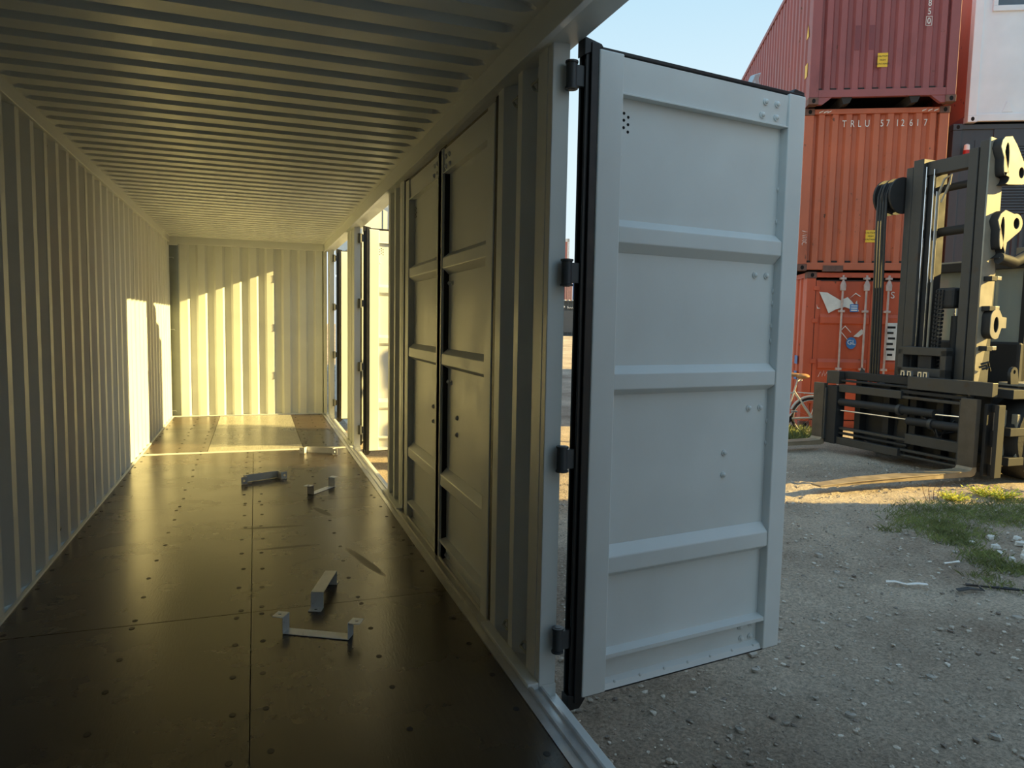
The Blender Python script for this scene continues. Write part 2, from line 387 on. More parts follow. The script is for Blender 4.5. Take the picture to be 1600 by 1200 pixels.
# ---- right wall
wq = empty('wall_right', (0, 0, 0), 0, 'off-white corrugated wall strips between the side door openings', 'wall', kind='structure')
MB().prism([(2.285, 2.635), (2.285, 2.80), (2.46, 2.80), (2.46, 2.665), (2.33, 2.652)], 1, YB, YE + .05).build('top_rail', M_PAINT, wq, bevel=.004)
segs = [(YB, .37), (2.726, 3.41), (5.76, 6.46), (8.83, 9.50), (11.87, YE)]
for (a, c) in segs:
    MB().box(2.35, a, 0, 2.425, a + .05, 2.66).build('door_post', M_PAINT, wq, bevel=.004)
    MB().box(2.35, c - .045, 0, 2.425, c, 2.66).build('door_post', M_PAINT, wq, bevel=.004)
    L_ = c - a
    if L_ > .5:
        f = L_ / .69
        q = [(2.35, a + .05), (2.35, a + .15 * f), (2.405, a + .20 * f), (2.405, a + .30 * f), (2.35, a + .345 * f), (2.35, a + .40 * f), (2.405, a + .445 * f), (2.405, a + .555 * f), (2.35, a + .60 * f), (2.35, c - .045)]
        MB().sheet(q, 2, 0.0, 2.66).build('wall_panel', M_PAINT, wq, solid=.004)
        for yc in (a + .25 * f, a + .50 * f):
            o = link('lashing_ring', ring_me, wq); o.location = (2.372, yc, 2.575); o.rotation_euler = (0, R_(-20), 0); o.scale = (1.1, 1.1, 1.1)
            o = link('lashing_ring', ring_me, wq); o.location = (2.372, yc, .05); o.rotation_euler = (R_(180), R_(15), 0); o.scale = (1.1, 1.1, 1.1)
    else:
        MB().box(2.36, a + .05, 0, 2.40, c - .045, 2.66).build('wall_panel', M_PAINT, wq)
    MB().box(2.30, a, -.06, 2.35, c, .012).box(2.35, a, -.06, 2.43, c, .0).build('weld_strip', M_PAINT, wq, bevel=.004)
MB().box(2.30, YB, -.30, 2.44, YE + .05, -.055).build('bottom_rail', M_PAINT, wq, bevel=.004)
t = MB().prism([(2.25, -.055), (2.25, .005), (2.275, .006), (2.283, -.008), (2.30, -.008), (2.304, .003), (2.318, .003), (2.324, -.014), (2.352, -.014), (2.356, -.003), (2.366, -.003), (2.37, -.055)], 1, YB, YE).build('trim_1', M_ZINC)
tag(t, 'ridged galvanised door sill running along the right floor edge', 'sill', kind='structure')

# ---- the side door leaves
LW = 1.19
def leaf(name, mirror=False, holes=True):
    """hinge line at local x=0; leaf runs along +x (or -x when mirrored); inner face looks along local -y"""
    root = empty(name)
    sg = -1 if mirror else 1
    def B(x0, x1, y0, y1, z0, z1, b=None):
        b = b or MB(); b.box(sg * x0, y0, z0, sg * x1, y1, z1); return b
    PB = .048
    B(.04, 1.20, PB, PB + .006, -.045, 2.632).build('panel_sheet', M_PAINT, root)
    B(.035, .155, 0, PB + .012, -.05, 2.634).build('stile', M_PAINT, root, bevel=.006)
    B(1.105, 1.212, 0, PB + .012, -.05, 2.634).build('stile', M_PAINT, root, bevel=.006)
    MB().prism([(PB, 2.632), (.010, 2.625), (.016, 2.49), (.004, 2.484), (.004, 2.478), (PB, 2.478)], 0, sg * .155, sg * 1.105).build('top_rail', M_PAINT, root)
    for z0, z1, z2, z3 in ((1.845, 1.885, 1.95, 1.985), (1.243, 1.27, 1.337, 1.372), (.447, .476, .546, .592)):
        MB().prism([(PB, z0), (.006, z1), (.006, z2), (PB, z3)], 0, sg * .155, sg * 1.105).build('cross_rib', M_PAINT, root, bevel=.004)
    MB().prism([(PB, .125), (.004, .114), (.004, .097), (PB, .097)], 0, sg * .155, sg * 1.105).build('kick_ledge', M_PAINT, root)
    fg = MB().prism([(PB, -.012), (.022, -.026), (.012, -.05), (PB, -.05)], 0, sg * .155, sg * 1.105).build('bottom_flange', M_PAINT, root)
    bb = MB().ball((0, 0, 0), .008, 8, 4, sc=(1, .7, 1)).mesh('rivet', M_PAINT, True)
    for kx in range(7):
        o = link('rivet', bb, fg); o.location = (sg * (.22 + kx * .14), .022, -.026)
    # weld beads along the lock stile
    wb = MB()
    for zz in [2.2, 2.05, 1.72, 1.66, 1.55, 1.48, 1.09, .98]:
        wb.ball((sg * 1.1035, PB - .003, zz), .006, 6, 4, sc=(1, 1, 2.2))
    wb.build('weld_beads', M_PAINT, root, smooth=True)['kind'] = 'stuff'
    bolt = MB(); bolt.tube([(0, 0, 0), (0, -.006, 0)], .016, 10); bolt.ball((0, -.006, 0), .012, 10, 5, sc=(1, .8, 1))
    bolt = bolt.mesh('bolt', M_PAINT, True)
    for (x, z, yy) in [(.96, 2.575, .012), (1.035, 2.575, .012), (.945, 2.515, .014), (1.035, 2.515, .014), (.98, 1.79, PB), (1.055, 1.79, PB), (.98, 1.158, PB), (1.055, 1.158, PB),
                       (.835, .95, PB), (.835, .845, PB), (.178, 2.243, PB), (.99, .07, PB), (1.06, .075, PB), (1.0, .01, PB), (1.06, .01, PB)]:
        o = link('bolt', bolt, root); o.location = (sg * x, yy, z)
        if (x, z) == (.178, 2.243): o.scale = (.7, .7, .7)
    # vent of nine holes
    vt = MB()
    for i, (dx, dz) in enumerate([(0, .02), (0, -.01), (0, -.04), (.022, .033), (.022, .005), (.022, -.025), (.044, .02), (.044, -.01), (.044, -.04)]):
        vt.tube([(sg * (.172 + dx), PB - .0012, 2.385 + dz), (sg * (.172 + dx), PB + .002, 2.385 + dz)], .0065, 8)
    vt.build('vent_holes', M_HOLE, root)['kind'] = 'stuff'
    # rubber gasket: hinge side has three lips, the other sides one
    g = MB()
    B(.000, .036, .006, .066, -.07, 2.655, g); B(-.018, .006, .020, .030, -.085, 2.665, g); B(-.026, .004, .048, .058, -.085, 2.665, g)
    B(1.212, 1.222, .016, .050, -.06, 2.645, g)
    B(-.01, 1.222, .018, .060, 2.634, 2.650, g); B(.02, 1.222, .018, .060, -.062, -.05, g)
    g.prism([(sg * -.03, 2.60), (sg * -.03, 2.672), (sg * .05, 2.657), (sg * .06, 2.645)], 1, .012, .064)
    g.prism([(sg * -.03, -.10), (sg * -.03, -.03), (sg * .06, -.06), (sg * .03, -.10)], 1, .012, .064)
    g.prism([(sg * 1.14, 2.64), (sg * 1.16, 2.668), (sg * 1.222, 2.66), (sg * 1.222, 2.63)], 1, .02, .06)
    g.build('rubber_gasket', M_RUBBER, root, bevel=.003)
    # hinges
    for zc in (2.525, 1.75, .985, .21):
        h = MB(); h.tube([(sg * -.068, .045, zc - .045), (sg * -.068, .045, zc + .045)], .022, 14)
        h.box(sg * -.068, .030, zc - .04, sg * .04, .060, zc + .04)
        h = h.build('hinge', M_HINGE, root, smooth=True)
        MB().tube([(sg * -.068, .045, zc - .056), (sg * -.068, .045, zc + .056)], .014, 12).tube([(sg * -.068, .045, zc + .046), (sg * -.068, .045, zc + .054)], .026, 14).tube([(sg * -.068, .045, zc - .054), (sg * -.068, .045, zc - .046)], .026, 14).build('hinge_pin', M_HINGE, h, smooth=True)
    # outer skin and lock rods
    for xr, tz in ((.36, 2.58), (.97, 2.69)):
        r = MB().tube([(sg * xr, PB + .055, -.08), (sg * xr, PB + .055, tz)], .016, 12).build('lock_rod', M_ZINC, root, smooth=True)
        for zz in (tz, -.08):
            MB().prism([(sg * (xr - .03), zz - .02), (sg * (xr + .035), zz - .02), (sg * (xr + .02), zz + .012), (sg * (xr + .035), zz + .045), (sg * (xr - .005), zz + .03)], 1, PB + .04, PB + .07).build('rod_cam', M_ZINC, r, bevel=.003)
        for zz in (.35, 1.0, 1.6, 2.3):
            MB().box(sg * (xr - .04), PB + .006, zz - .03, sg * (xr + .04), PB + .075, zz + .03).build('rod_bracket', M_ZINC, r, bevel=.006)
    return root
D1 = leaf('door_1')
DM = leaf('door_2', mirror=True)
HX = 2.49
def place(o, name, y, deg, label):
    o.name = name; o.location = (HX, y, 0); o.rotation_euler = (0, 0, R_(deg)); tag(o, label, 'door', kind='structure'); return o
place(D1, 'door_1', 2.655, 8.2, 'nearest grey-white steel door leaf standing wide open beside the forklift')
src = D1
o = copy_tree(D1); o = place(o, 'door_3', 8.77, 6.5, 'sunlit open door leaf at the middle opening with diagonal shadows across it')
o = copy_tree(D1); o = place(o, 'door_4', 11.80, 6.0, 'farthest open door leaf beside the end wall')
o = copy_tree(D1); o = place(o, 'door_5', 5.735, -90, 'far leaf of the closed off-white double door'); o.location.x = 2.352
place(DM, 'door_2', 3.435, -90, 'near leaf of the closed off-white double door'); DM.location.x = 2.352
o = copy_tree(DM); o = place(o, 'door_6', 9.56, -171, 'open leaf hinged on the near post of the last opening')
o = copy_tree(DM); o = place(o, 'door_7', 6.52, -183, 'open leaf hinged just past the closed double door')
o = copy_tree(DM); o = place(o, 'door_8', .43, -183, 'open leaf at the near side of the first opening')

# ---- loose hat-shaped brackets on the floor
def bracket_mesh():
    wv = .034; L_ = .17; hh = .085; fl_ = .055; th = .004
    b = MB()
    b.box(-L_, -wv, 0, L_, wv, th)
    for s in (-1, 1):
        b.box(s * (L_ - th), -wv, 0, s * L_, wv, hh)
    return b.mesh('bracket_bar', M_BRKT), wv, L_, hh, fl_, th
_b, _w, _l, _h, _f, _t = bracket_mesh()
circ = [(.010 * math.cos(k * math.pi / 6), .010 * math.sin(k * math.pi / 6)) for k in range(12)]
flange_me = curve_mesh([(0, -_w), (_f, -_w), (_f, _w), (0, _w)], [[(c[0] + _f * .55, c[1]) for c in circ]], _t, M_BRKT, name='flange')
def bracket(loc, rot, label):
    r = bpy.data.objects.new('steel_bracket', None); COL.objects.link(r); r.location = loc; r.rotation_euler = [R_(a) for a in rot]; r.empty_display_size = .05
    tag(r, label, 'bracket', 'loose brackets on the floor')
    link('bar', _b, r, bevel=.0012)
    for s in (-1, 1):
        o = link('flange', flange_me, r); o.location = (s * _l, 0, _h - _t / 2)
        if s < 0: o.rotation_euler = (0, 0, math.pi)
bracket((1.50, 3.52, .002), (0, 0, -29), 'flat steel bracket nearest the viewer, its two bent ends standing up')
bracket((1.575, 4.02, .087), (180, 0, 72), 'steel bracket standing upside down like a small bridge')
bracket((1.775, 6.60, .002), (0, 0, 52), 'small steel bracket with raised ends near the closed doors')
bracket((1.26, 7.18, .036), (90, 0, 24), 'steel bracket lying on its edge across the centre seam')
bracket((1.93, 8.50, .036), (90, 0, -26), 'farthest steel bracket lying by the pale cross strip')

# ================================================================== OUTSIDE
def gh(x, y):
    """yard height: flat around the container, rising gently far away"""
    d = max(0.0, math.hypot(x, y) - 17.0)
    h = GZ + min(1.2, d * .030)
    n = math.sin(x * 1.7 + 1.3 * math.sin(y * .9)) * math.cos(y * 1.3 + .7 * math.sin(x * .8))
    return h + .012 * n + .006 * math.sin(x * 5.1 + y * 3.3) * math.sin(y * 4.7 - x * 2.2)
def axis(segs):
    out = []
    for a, b, st_ in segs:
        n = int(round((b - a) / st_)); out += [a + (b - a) * i / n for i in range(n)]
    out.append(segs[-1][1]); return out
xs = axis([(-40, -4, 6), (-4, 2.4, .8), (2.4, 10, .06), (10, 16, .3), (16, 100, 4)])
ys = axis([(-40, -6, 4), (-6, 1, .5), (1, 9, .06), (9, 16, .3), (16, 130, 4)])
random.seed(11)
vv = []
for yq in ys:
    for xq in xs:
        near = 2.4 < xq < 10 and 1 < yq < 9
        vv.append((xq, yq, gh(xq, yq) + (random.gauss(0, .007) if near else 0)))
nx = len(xs); ff = [(j * nx + i, j * nx + i + 1, (j + 1) * nx + i + 1, (j + 1) * nx + i) for j in range(len(ys) - 1) for i in range(nx - 1)]
g = MB().add(vv, ff).build('ground', M_GROUND); g.data.shade_smooth()
tag(g, 'compacted grey gravel of the container yard', 'ground', kind='structure')

# gravel crumbs and stones
random.seed(5)
def stone_geo(b, c, r, seedn=6, flat=.55, mi=0):
    n, k = seedn, 3
    rot = Matrix.Rotation(random.random() * 6.28, 4, 'Z')
    vs = []; 
    for j in range(k + 1):
        tt = math.pi * j / k
        for i in range(n):
            a = 2 * math.pi * (i + .5 * (j % 2)) / n; q = r * random.uniform(.75, 1.2)
            v = rot @ Vector((q * math.sin(tt) * math.cos(a), q * .75 * math.sin(tt) * math.sin(a), q * flat * math.cos(tt)))
            vs.append((c[0] + v.x, c[1] + v.y, c[2] + v.z))
    fs = []
    for j in range(k):
        for i in range(n):
            a = j * n + i; bb = j * n + (i + 1) % n; fs.append((a, a + n, bb + n, bb))
    b.add(vs, fs, mi)
b = MB()
for _ in range(9000):
    x = 2.5 + 7.2 * random.random() ** 1.15; yv = 1.2 + random.random() * 6.5
    r = .006 + .018 * random.random() ** 4
    stone_geo(b, (x, yv, gh(x, yv) + r * .15), r, 5, .5, random.choice((0, 0, 0, 0, 1, 2)))
o = b.build('gravel', [M_PEB, M_PEBL, M_PEBD]); tag(o, 'loose gravel crumbs strewn over the yard', 'gravel', kind='stuff')
for (x, yv, r) in [(4.6, 2.7, .035), (5.52, 4.51, .04), (5.35, 4.15, .035), (3.9, 2.55, .03), (5.2, 2.4, .045), (4.4, 2.2, .03), (6.7, 4.25, .035), (4.1, 3.3, .03), (3.75, 3.05, .035), (3.6, 3.5, .025), (4.9, 3.4, .03), (5.8, 3.1, .035), (3.5, 2.2, .03), (3.3, 2.6, .03)]:
    bb = MB(); stone_geo(bb, (0, 0, r * .25), r, 7)
    o = bb.build('stone', M_STONE); o.location = (x, yv, gh(x, yv)); tag(o, 'small grey stone lying loose on the open gravel', 'stone', 'loose stones on the yard')
for (x, yv, r) in [(7.15, 3.98, .05), (7.28, 4.05, .055), (7.05, 4.12, .04), (7.4, 4.12, .06), (7.5, 4.26, .05), (7.22, 4.28, .045), (7.35, 3.9, .05), (7.58, 4.05, .055), (7.12, 4.42, .04), (7.65, 4.4, .04), (7.45, 4.5, .045), (7.75, 4.2, .05), (7.0, 3.98, .035)]:
    bb = MB(); stone_geo(bb, (0, 0, r * .3), r, 7, .6)
    o = bb.build('stone', M_STONEL); o.location = (x, yv, gh(x, yv)); tag(o, 'pale broken stone in the heap between the grass patches', 'stone', 'pale stones by the grass')

# ---- yard containers
YA = R_(27.5)
def paint(name, col, rust=(.10, .045, .025), th=.64, var=.12):
    return mat(name, col, .55, var=var, vscale=2.2, patches=[(tuple(c * .78 for c in col), 1.1, .58, .16), (rust, 7.0, th, .05)], bump=.08, bscale=18, stretch=(1, 1, .55))
M_RED = paint('maroon_paint', (.31, .09, .09), th=.66); M_ORA = paint('orange_paint', (.52, .135, .065), th=.64); M_ORB = paint('rust_orange_paint', (.58, .105, .045), th=.66)
M_DKU = mat('dark_underside', (.03, .025, .022), .8, var=.2)
M_CAST = mat('worn_casting', (.16, .08, .06), .7, var=.3, vscale=8)
M_LET = mat('white_lettering', (.78, .76, .72), .6, var=.15, vscale=9)
M_CHALK = mat('chalk', (.75, .62, .58), .9, var=.3, vscale=20)
M_YEL = mat('yellow_label', (.85, .52, .03), .5, var=.06)
M_INK = mat('black_print', (.01, .01, .01), .6)
M_TAPE = mat('torn_white_film', (.78, .74, .68), .45, var=.12, vscale=7)
M_BLUE = mat('blue_label', (.05, .20, .50), .5)
M_ROD = mat('pale_pink_rod', (.55, .42, .38), .5, var=.2, vscale=9)
M_GAP = mat('door_seal', (.05, .02, .015), .7)
M_GREY = mat('anthracite_paint', (.045, .06, .075), .5, var=.08)
M_WHITE = mat('white_cabin_paint', (.72, .83, .90), .4, var=.05, vscale=2)
M_LAMPG = mat('lamp_glass', (.8, .8, .8), .2); M_LAMPR = mat('red_plastic', (.4, .03, .03), .4)

def corrugate(b, along, pit, depth, z0, z1, plane, horiz, sgn):
    """vertical ribs; 'horiz' = 0 ribs run along x at y=plane, 1 along y at x=plane. sgn: direction of the recess"""
    a, c = along; n = max(1, round((c - a) / pit)); p = (c - a) / n; pr = []
    for k in range(n):
        s = a + k * p
        for u, d in ((0, depth), (.25 * p, depth), (.40 * p, 0), (.80 * p, 0), (.95 * p, depth)):
            pr.append((s + u, plane + sgn * d))
    pr.append((c, plane + sgn * depth))
    if horiz == 1: pr = [(q[1], q[0]) for q in pr]
    b.sheet(pr, 2, z0, z1)

def yard_container(label, loc, rz, L_, Hh, pm, front='corr', under=True, side_pm=None, cast=None):
    lift = .10 if under else 0.0
    root = empty('shipping_container', loc, rz, label, 'container', 'stacked yard containers')
    Wd = 2.438; sp = side_pm or pm; cm = cast or M_CAST
    for xx in (0, Wd - .16):
        for yv in (0, L_ - .16):
            MB().box(xx, yv, .118, xx + .16, yv + .16, Hh - .118).build('corner_post', pm if yv == 0 else sp, root, bevel=.01)
            for zz in (0, Hh - .118):
                c = MB().box(xx - .004, yv - .008, zz, xx + .166, yv + .17, zz + .118).build('corner_casting', cm, root, bevel=.008)
                if yv == 0:
                    cx = xx + .085
                    MB().prism([(cx + .032 * math.cos(t_ * math.pi / 6), zz + .058 + .04 * math.sin(t_ * math.pi / 6)) for t_ in range(12)], 1, -.0095, .02).build('casting_hole', M_HOLE, c)
    for zz, h in ((.02, .13), (Hh - .10, .09)):
        le = lift if zz < 1 else 0
        MB().box(.16, .01, zz + le, Wd - .16, .09, zz + h + le).build('end_rail', pm, root, bevel=.006)
        for xx in (.01, Wd - .07): MB().box(xx, .16, zz, xx + .06, L_ - .16, zz + h).build('side_rail', sp, root)
    for xx, sg in ((.03, 1), (Wd - .03, -1)):
        b = MB(); corrugate(b, (.16, L_ - .16), .278, .036, .13, Hh - .09, xx, 1, sg); b.build('side_panel', sp, root)
    MB().box(.03, .05, Hh - .03, Wd - .03, L_ - .05, Hh - .01).build('roof_panel', sp, root)
    MB().box(.05, .06, .16 + lift, Wd - .05, L_ - .05, .19 + lift).build('floor_underside', M_DKU, root)
    if under:
        for xx in (.55, 1.68):
            MB().prism([(xx, .14), (xx + .20, .14), (xx + .15, .02), (xx + .05, .0)], 1, .03, L_ - .05).build('cross_bearer', M_DKU, root)
        for xx, sg in ((.16, 1), (Wd - .16, -1)):
            MB().prism([(xx, .0), (xx, .14), (xx + sg * .26, .14), (xx + sg * .08, .0)], 1, .02, .10).build('gusset', pm, root)
    MB().box(.05, L_ - .06, .1, Wd - .05, L_ - .03, Hh - .08).build('rear_panel', sp, root)
    if front == 'corr':
        b = MB(); corrugate(b, (.16, Wd - .16), .236, .058, .15 + lift, Hh - .10, .030, 0, 1); b.build('front_panel', pm, root)
    return root

def put(root, me, name, x, yv, z, rx=90, scale=None, rz=0, ry=0):
    o = link(name, me, root); o.location = (x, yv, z); o.rotation_euler = (R_(rx), R_(ry), R_(rz))
    return o
def stroke(root, pts, r, mt, name):
    return MB().tube(pts, r, 5).build(name, mt, root)
def caution(root, x, z, w, h, yv):
    s = MB().box(x - w / 2, yv - .003, z - h / 2, x + w / 2, yv, z + h / 2).build('caution_label', M_YEL, root); s['label'] = 'yellow caution label'
    for k, tx in enumerate(('CAUTION', 'HIGH', 'CONTAINER')):
        me = text_mesh(tx, w * .24, M_INK); o = put(s, me, 'print', x, yv - .004, z + h * (.27 - .27 * k))

CA = Vector((10.63, 10.80)); ex = Vector((math.cos(YA), -math.sin(YA))); el = Vector((math.sin(YA), math.cos(YA)))
def cpos(e, l, z): q = CA + ex * e + el * l; return (q.x, q.y, z)

# bottom: orange container with its doors to the yard
HB = 2.896
A1 = yard_container('orange container with pale lock rods at the bottom of the stack', cpos(.20, .05, GZ), -YA, 12.19, HB, M_ORB, front='doors', under=False)
for k, (xa, xb) in enumerate(((.17, 1.205), (1.235, 2.268))):
    d = MB().box(xa, .02, .17, xb, .05, HB - .16).build('door_leaf', M_ORB, A1, bevel=.006)
    for z0 in (.32, 1.10, 1.93):
        MB().prism([(-.012, z0 + .03), (.02, z0), (.02, z0 + .20), (-.012, z0 + .14)], 0, xa + .09, xb - .09).build('door_rib', M_ORB, d)
    MB().box(xa, .005, .17, xa + .07, .03, HB - .16).build('door_stile', M_ORB, d); MB().box(xb - .07, .005, .17, xb, .03, HB - .16).build('door_stile', M_ORB, d)
    for xr in ((.62, 1.03) if k == 0 else (1.41, 1.84)):
        r = MB().tube([(xr, -.045, .10), (xr, -.045, HB - .06)], .019, 10).build('lock_rod', M_ROD, d, smooth=True)
        for zz in (.14, .62, 1.12, 2.18, HB - .12): MB().box(xr - .05, -.07, zz - .02, xr + .05, .02, zz + .02).build('rod_bracket', M_ROD, d, bevel=.006)
        MB().prism([(xr - .045, HB - .34), (xr + .045, HB - .34), (xr + .05, HB - .24), (xr + .02, HB - .16), (xr - .02, HB - .16), (xr - .05, HB - .24)], 1, -.075, -.03).build('rod_cam', M_ROD, d, bevel=.006)
    MB().prism([(xb - .24, .95), (xb - .12, .95), (xb - .13, 1.10), (xb - .19, 1.16)], 1, -.08, -.05).build('rod_handle', M_HINGE, d, bevel=.006)
for zz in (HB - .30, 2.0, 1.25, .5):
    for xx in (.12, 2.22): MB().box(xx, -.02, zz - .04, xx + .10, .03, zz + .04).build('door_hinge', M_ORB, A1, bevel=.008)
MB().box(.17, .012, HB - .165, 2.27, .03, HB - .145).box(1.205, .012, .17, 1.235, .03, HB - .16).box(.160, .012, .17, .175, .03, HB - .16).build('door_seal', M_GAP, A1)
def film(root, pts, yv, mt, name, label=None):
    me = curve_mesh(pts, [], .004, mt, Matrix.Rotation(R_(90), 4, 'X'), name); o = link(name, me, root); o.location = (0, yv, 0)
    if label: o['label'] = label
    return o
film(A1, [(.22, 2.53), (.36, 2.52), (.46, 2.46), (.60, 2.38), (.72, 2.44), (.80, 2.36), (.94, 2.18), (.86, 2.19), (.68, 2.26), (.52, 2.21), (.40, 2.14), (.33, 2.30)], -.016, M_TAPE, 'torn_film', 'torn white plastic film')
for q in ([(.76, 2.42), (.86, 2.52), (.95, 2.46), (.94, 2.45), (.86, 2.50)], [(.19, 2.30), (.20, 2.22), (.26, 2.23), (.21, 2.24)], [(.86, 2.33), (.89, 2.38), (.90, 2.31)]): film(A1, q, -.004, M_TAPE, 'film_scrap')
bl = MB().box(.77, -.026, 2.17, .91, -.018, 2.31).build('blue_label', M_BLUE, A1)
for k in range(3): MB().box(.785, -.028, 2.19 + .04 * k, .895, -.026, 2.21 + .04 * k).build('print', M_LET, bl)
film(A1, [(.86, 1.72), (1.00, 1.86), (1.06, 1.80), (.95, 1.71)], -.004, M_TAPE, 'torn_film')
film(A1, [(.62, 1.82), (.71, 1.92), (.82, 1.80), (.81, 1.79), (.71, 1.90), (.64, 1.82), (.77, 1.66), (.76, 1.655)], -.004, M_TAPE, 'film_scrap')
bl = MB().prism([(.83 + .09 * math.cos(t_ * math.pi / 6), 1.60 + .11 * math.sin(t_ * math.pi / 6)) for t_ in range(12)], 1, -.010, -.003).build('blue_label', M_BLUE, A1)
put(bl, text_mesh('GL', .12, M_LET), 'print', .83, -.012, 1.61)
stroke(A1, [(.28, -.005, .96), (.32, -.005, 1.06), (.35, -.005, .97), (.38, -.005, 1.08), (.40, -.005, .98), (.44, -.005, 1.06)], .005, M_CHALK, 'chalk_scrawl')
put(A1, text_mesh('S', .17, M_LET), 'lettering', 1.50, -.004, 2.48)
sg_ = MB().box(1.40, -.018, 1.30, 1.62, -.013, 1.98).build('white_placard', M_LET, A1)
for k in range(6): MB().box(1.42 + .02 * (k % 3), -.020, 1.88 - .1 * k, 1.58 - .03 * (k % 2), -.018, 1.92 - .1 * k).build('print', M_INK, sg_)
put(A1, text_mesh('3', .12, M_INK), 'lettering', .024, .22, 2.28, 90, rz=-90)
for zz in (1.25, .95): MB().box(.018, .5, zz - .08, .024, .7, zz + .08).build('blue_label', M_BLUE, A1)

# middle: orange container with number
Z2 = GZ + HB + .015
A2 = yard_container('rusty orange container numbered TRLU 571261 7 in the middle of the stack', cpos(0, 0, Z2), -YA, 12.19, HB, M_ORA, under=False)
MB().box(.45, -.004, -.01, .80, .06, .10).build('forklift_pocket_plate', M_CAST, A2)
for ch, px in zip('TRLU5712617', (.69, .83, .95, 1.08, 1.33, 1.43, 1.59, 1.68, 1.82, 1.93, 2.06)):
    put(A2, text_mesh(ch, .17, M_LET), 'lettering', px, .026, 2.62).scale = (.72, 1, 1)
for k, px in enumerate((.24, .32, .38, 1.98, 2.08, 2.18)): MB().prism([(px, HB - .085), (px + .06, HB - .06), (px + .085, HB - .04), (px + .01, HB - .06)], 1, .004, .009).build('scuffed_mark', M_LET, A2)
caution(A2, 1.25, .63, .17, .22, .027)
def msc(root, x, z, s, yv):
    M_ = [(0, .0), (.5, .12), (.1, .25), (.5, .38), (.05, .5)]
    S_ = [(.5, .62), (.1, .66), (.15, .85), (.45, .82), (.4, 1.02), (.05, 1.0)]
    C_ = [(.4, 1.3), (.5, 1.15), (.2, 1.12), (.05, 1.3), (.1, 1.45)]
    for st_ in (M_, S_, C_): stroke(root, [(x + a * s, yv, z - c * s) for a, c in st_], .006, M_CHALK, 'chalk_letter')
msc(A2, .05, .72, .18, -.006); msc(A2, 2.30, 1.42, .26, -.006)
stroke(A2, [(2.32, -.006, .70), (2.42, -.006, .74), (2.34, -.006, .62), (2.42, -.006, .58)], .005, M_CHALK, 'chalk_letter')

# top: maroon high cube
Z3 = Z2 + HB + .015
A3 = yard_container('maroon corrugated high-cube container on top of the stack', cpos(0, -.2, Z3), -YA, 12.19, HB, M_RED)
caution(A3, 1.21, .74, .17, .24, .027)
for ch, zz in (('8', 1.67), ('5', 1.53), ('0', 1.37)): put(A3, text_mesh(ch, .15, M_LET), 'lettering', 1.93, .026, zz).scale = (.8, 1, 1)
bx = MB()
for (x0, x1, z0, z1) in ((1.88, 1.98, 1.295, 1.302), (1.88, 1.98, 1.445, 1.452), (1.88, 1.886, 1.295, 1.45), (1.974, 1.98, 1.295, 1.45)): bx.box(x0, .024, z0, x1, .029, z1)
bx.build('check_digit_box', M_LET, A3)
MB().box(.020, .30, .58, .024, .46, .82).build('caution_label', M_YEL, A3)
MB().prism([(.30, 1.28), (.46, 1.28), (.38, 1.50)], 0, .018, .023).build('warning_triangle', M_YEL, A3)
M_PAT = mat('maroon_patch', (.20, .045, .05), .5)
for k in (2, 3): MB().box(.165 + k * .2353 + .095, .026, .92, .165 + k * .2353 + .187, .0295, 1.34).build('repair_patch', M_PAT, A3)

# neighbour stack: anthracite store with shutter, white cabin above
B1 = yard_container('dark anthracite container at ground level behind the forklift', cpos(3.02, 1.2, GZ), -YA, 6.06, HB, M_GREY, under=False, cast=M_GREY)
B2 = yard_container('dark anthracite container with roller shutter behind the forklift mast', cpos(3.02, 1.2, Z2), -YA, 6.06, HB, M_GREY, under=False, front='shutter', cast=M_GREY)
b = MB(); b.box(.16, .04, .15, .78, .06, HB - .1); corrugate(b, (.78, 2.28), .12, .03, .15, 1.20, .035, 0, 1); b.build('front_panel', M_GREY, B2)
MB().box(.42, .03, .2, .46, .05, HB - .3).build('panel_joint', M_GREY, B2)
MB().box(.74, .02, 1.20, .80, .06, HB - .3).box(.74, .02, HB - .42, 2.28, .06, HB - .1).build('shutter_frame', M_GREY, B2)
sh = MB()
for k in range(23): sh.prism([(.05, 1.21 + .055 * k), (.028, 1.22 + .055 * k), (.034, 1.26 + .055 * k), (.05, 1.262 + .055 * k)], 0, .80, 2.28)
sh.build('roller_shutter', M_GREY, B2)['kind'] = 'stuff'
MB().box(.16, .09, .15, 2.28, .10, HB - .1).build('back_panel', M_GREY, B2)
lmp = empty('wall_lamp', (0, 0, 0), -YA, 'small red and white lamp on the anthracite container', 'lamp'); lmp.location = cpos(3.25, 1.12, Z2 + 2.30)
MB().tube([(0, 0, 0), (0, 0, .08)], .06, 12).build('lamp_base', M_LAMPR, lmp, smooth=True); MB().tube([(0, 0, .08), (0, 0, .18), (0, 0, .20)], [.055, .048, .02], 12).build('lamp_cap', M_LAMPG, lmp, smooth=True)
MB().box(-.02, 0, -.02, .02, .12, .01).build('lamp_arm', M_GREY, lmp)
B3 = yard_container('white cabin container with reddish side wall, top right', cpos(3.24, 1.14, Z3), -YA, 6.06, 2.8, M_WHITE, under=False, side_pm=M_RED, front='flat', cast=M_WHITE)
MB().box(.16, .03, .14, 2.28, .06, 2.7).build('front_panel', M_WHITE, B3)
MB().box(.02, .16, .13, .03, 5.9, 2.7).build('side_cladding', M_ORA, B3)
wf = MB()
for (x0, x1, z0, z1) in ((.31, 1.5, 2.02, 2.12), (.31, 1.5, 2.55, 2.63), (.31, .39, 2.12, 2.55), (1.42, 1.5, 2.12, 2.55)): wf.box(x0, -.01, z0, x1, .04, z1)
wf = wf.build('window_frame', M_WHITE, B3, bevel=.006)
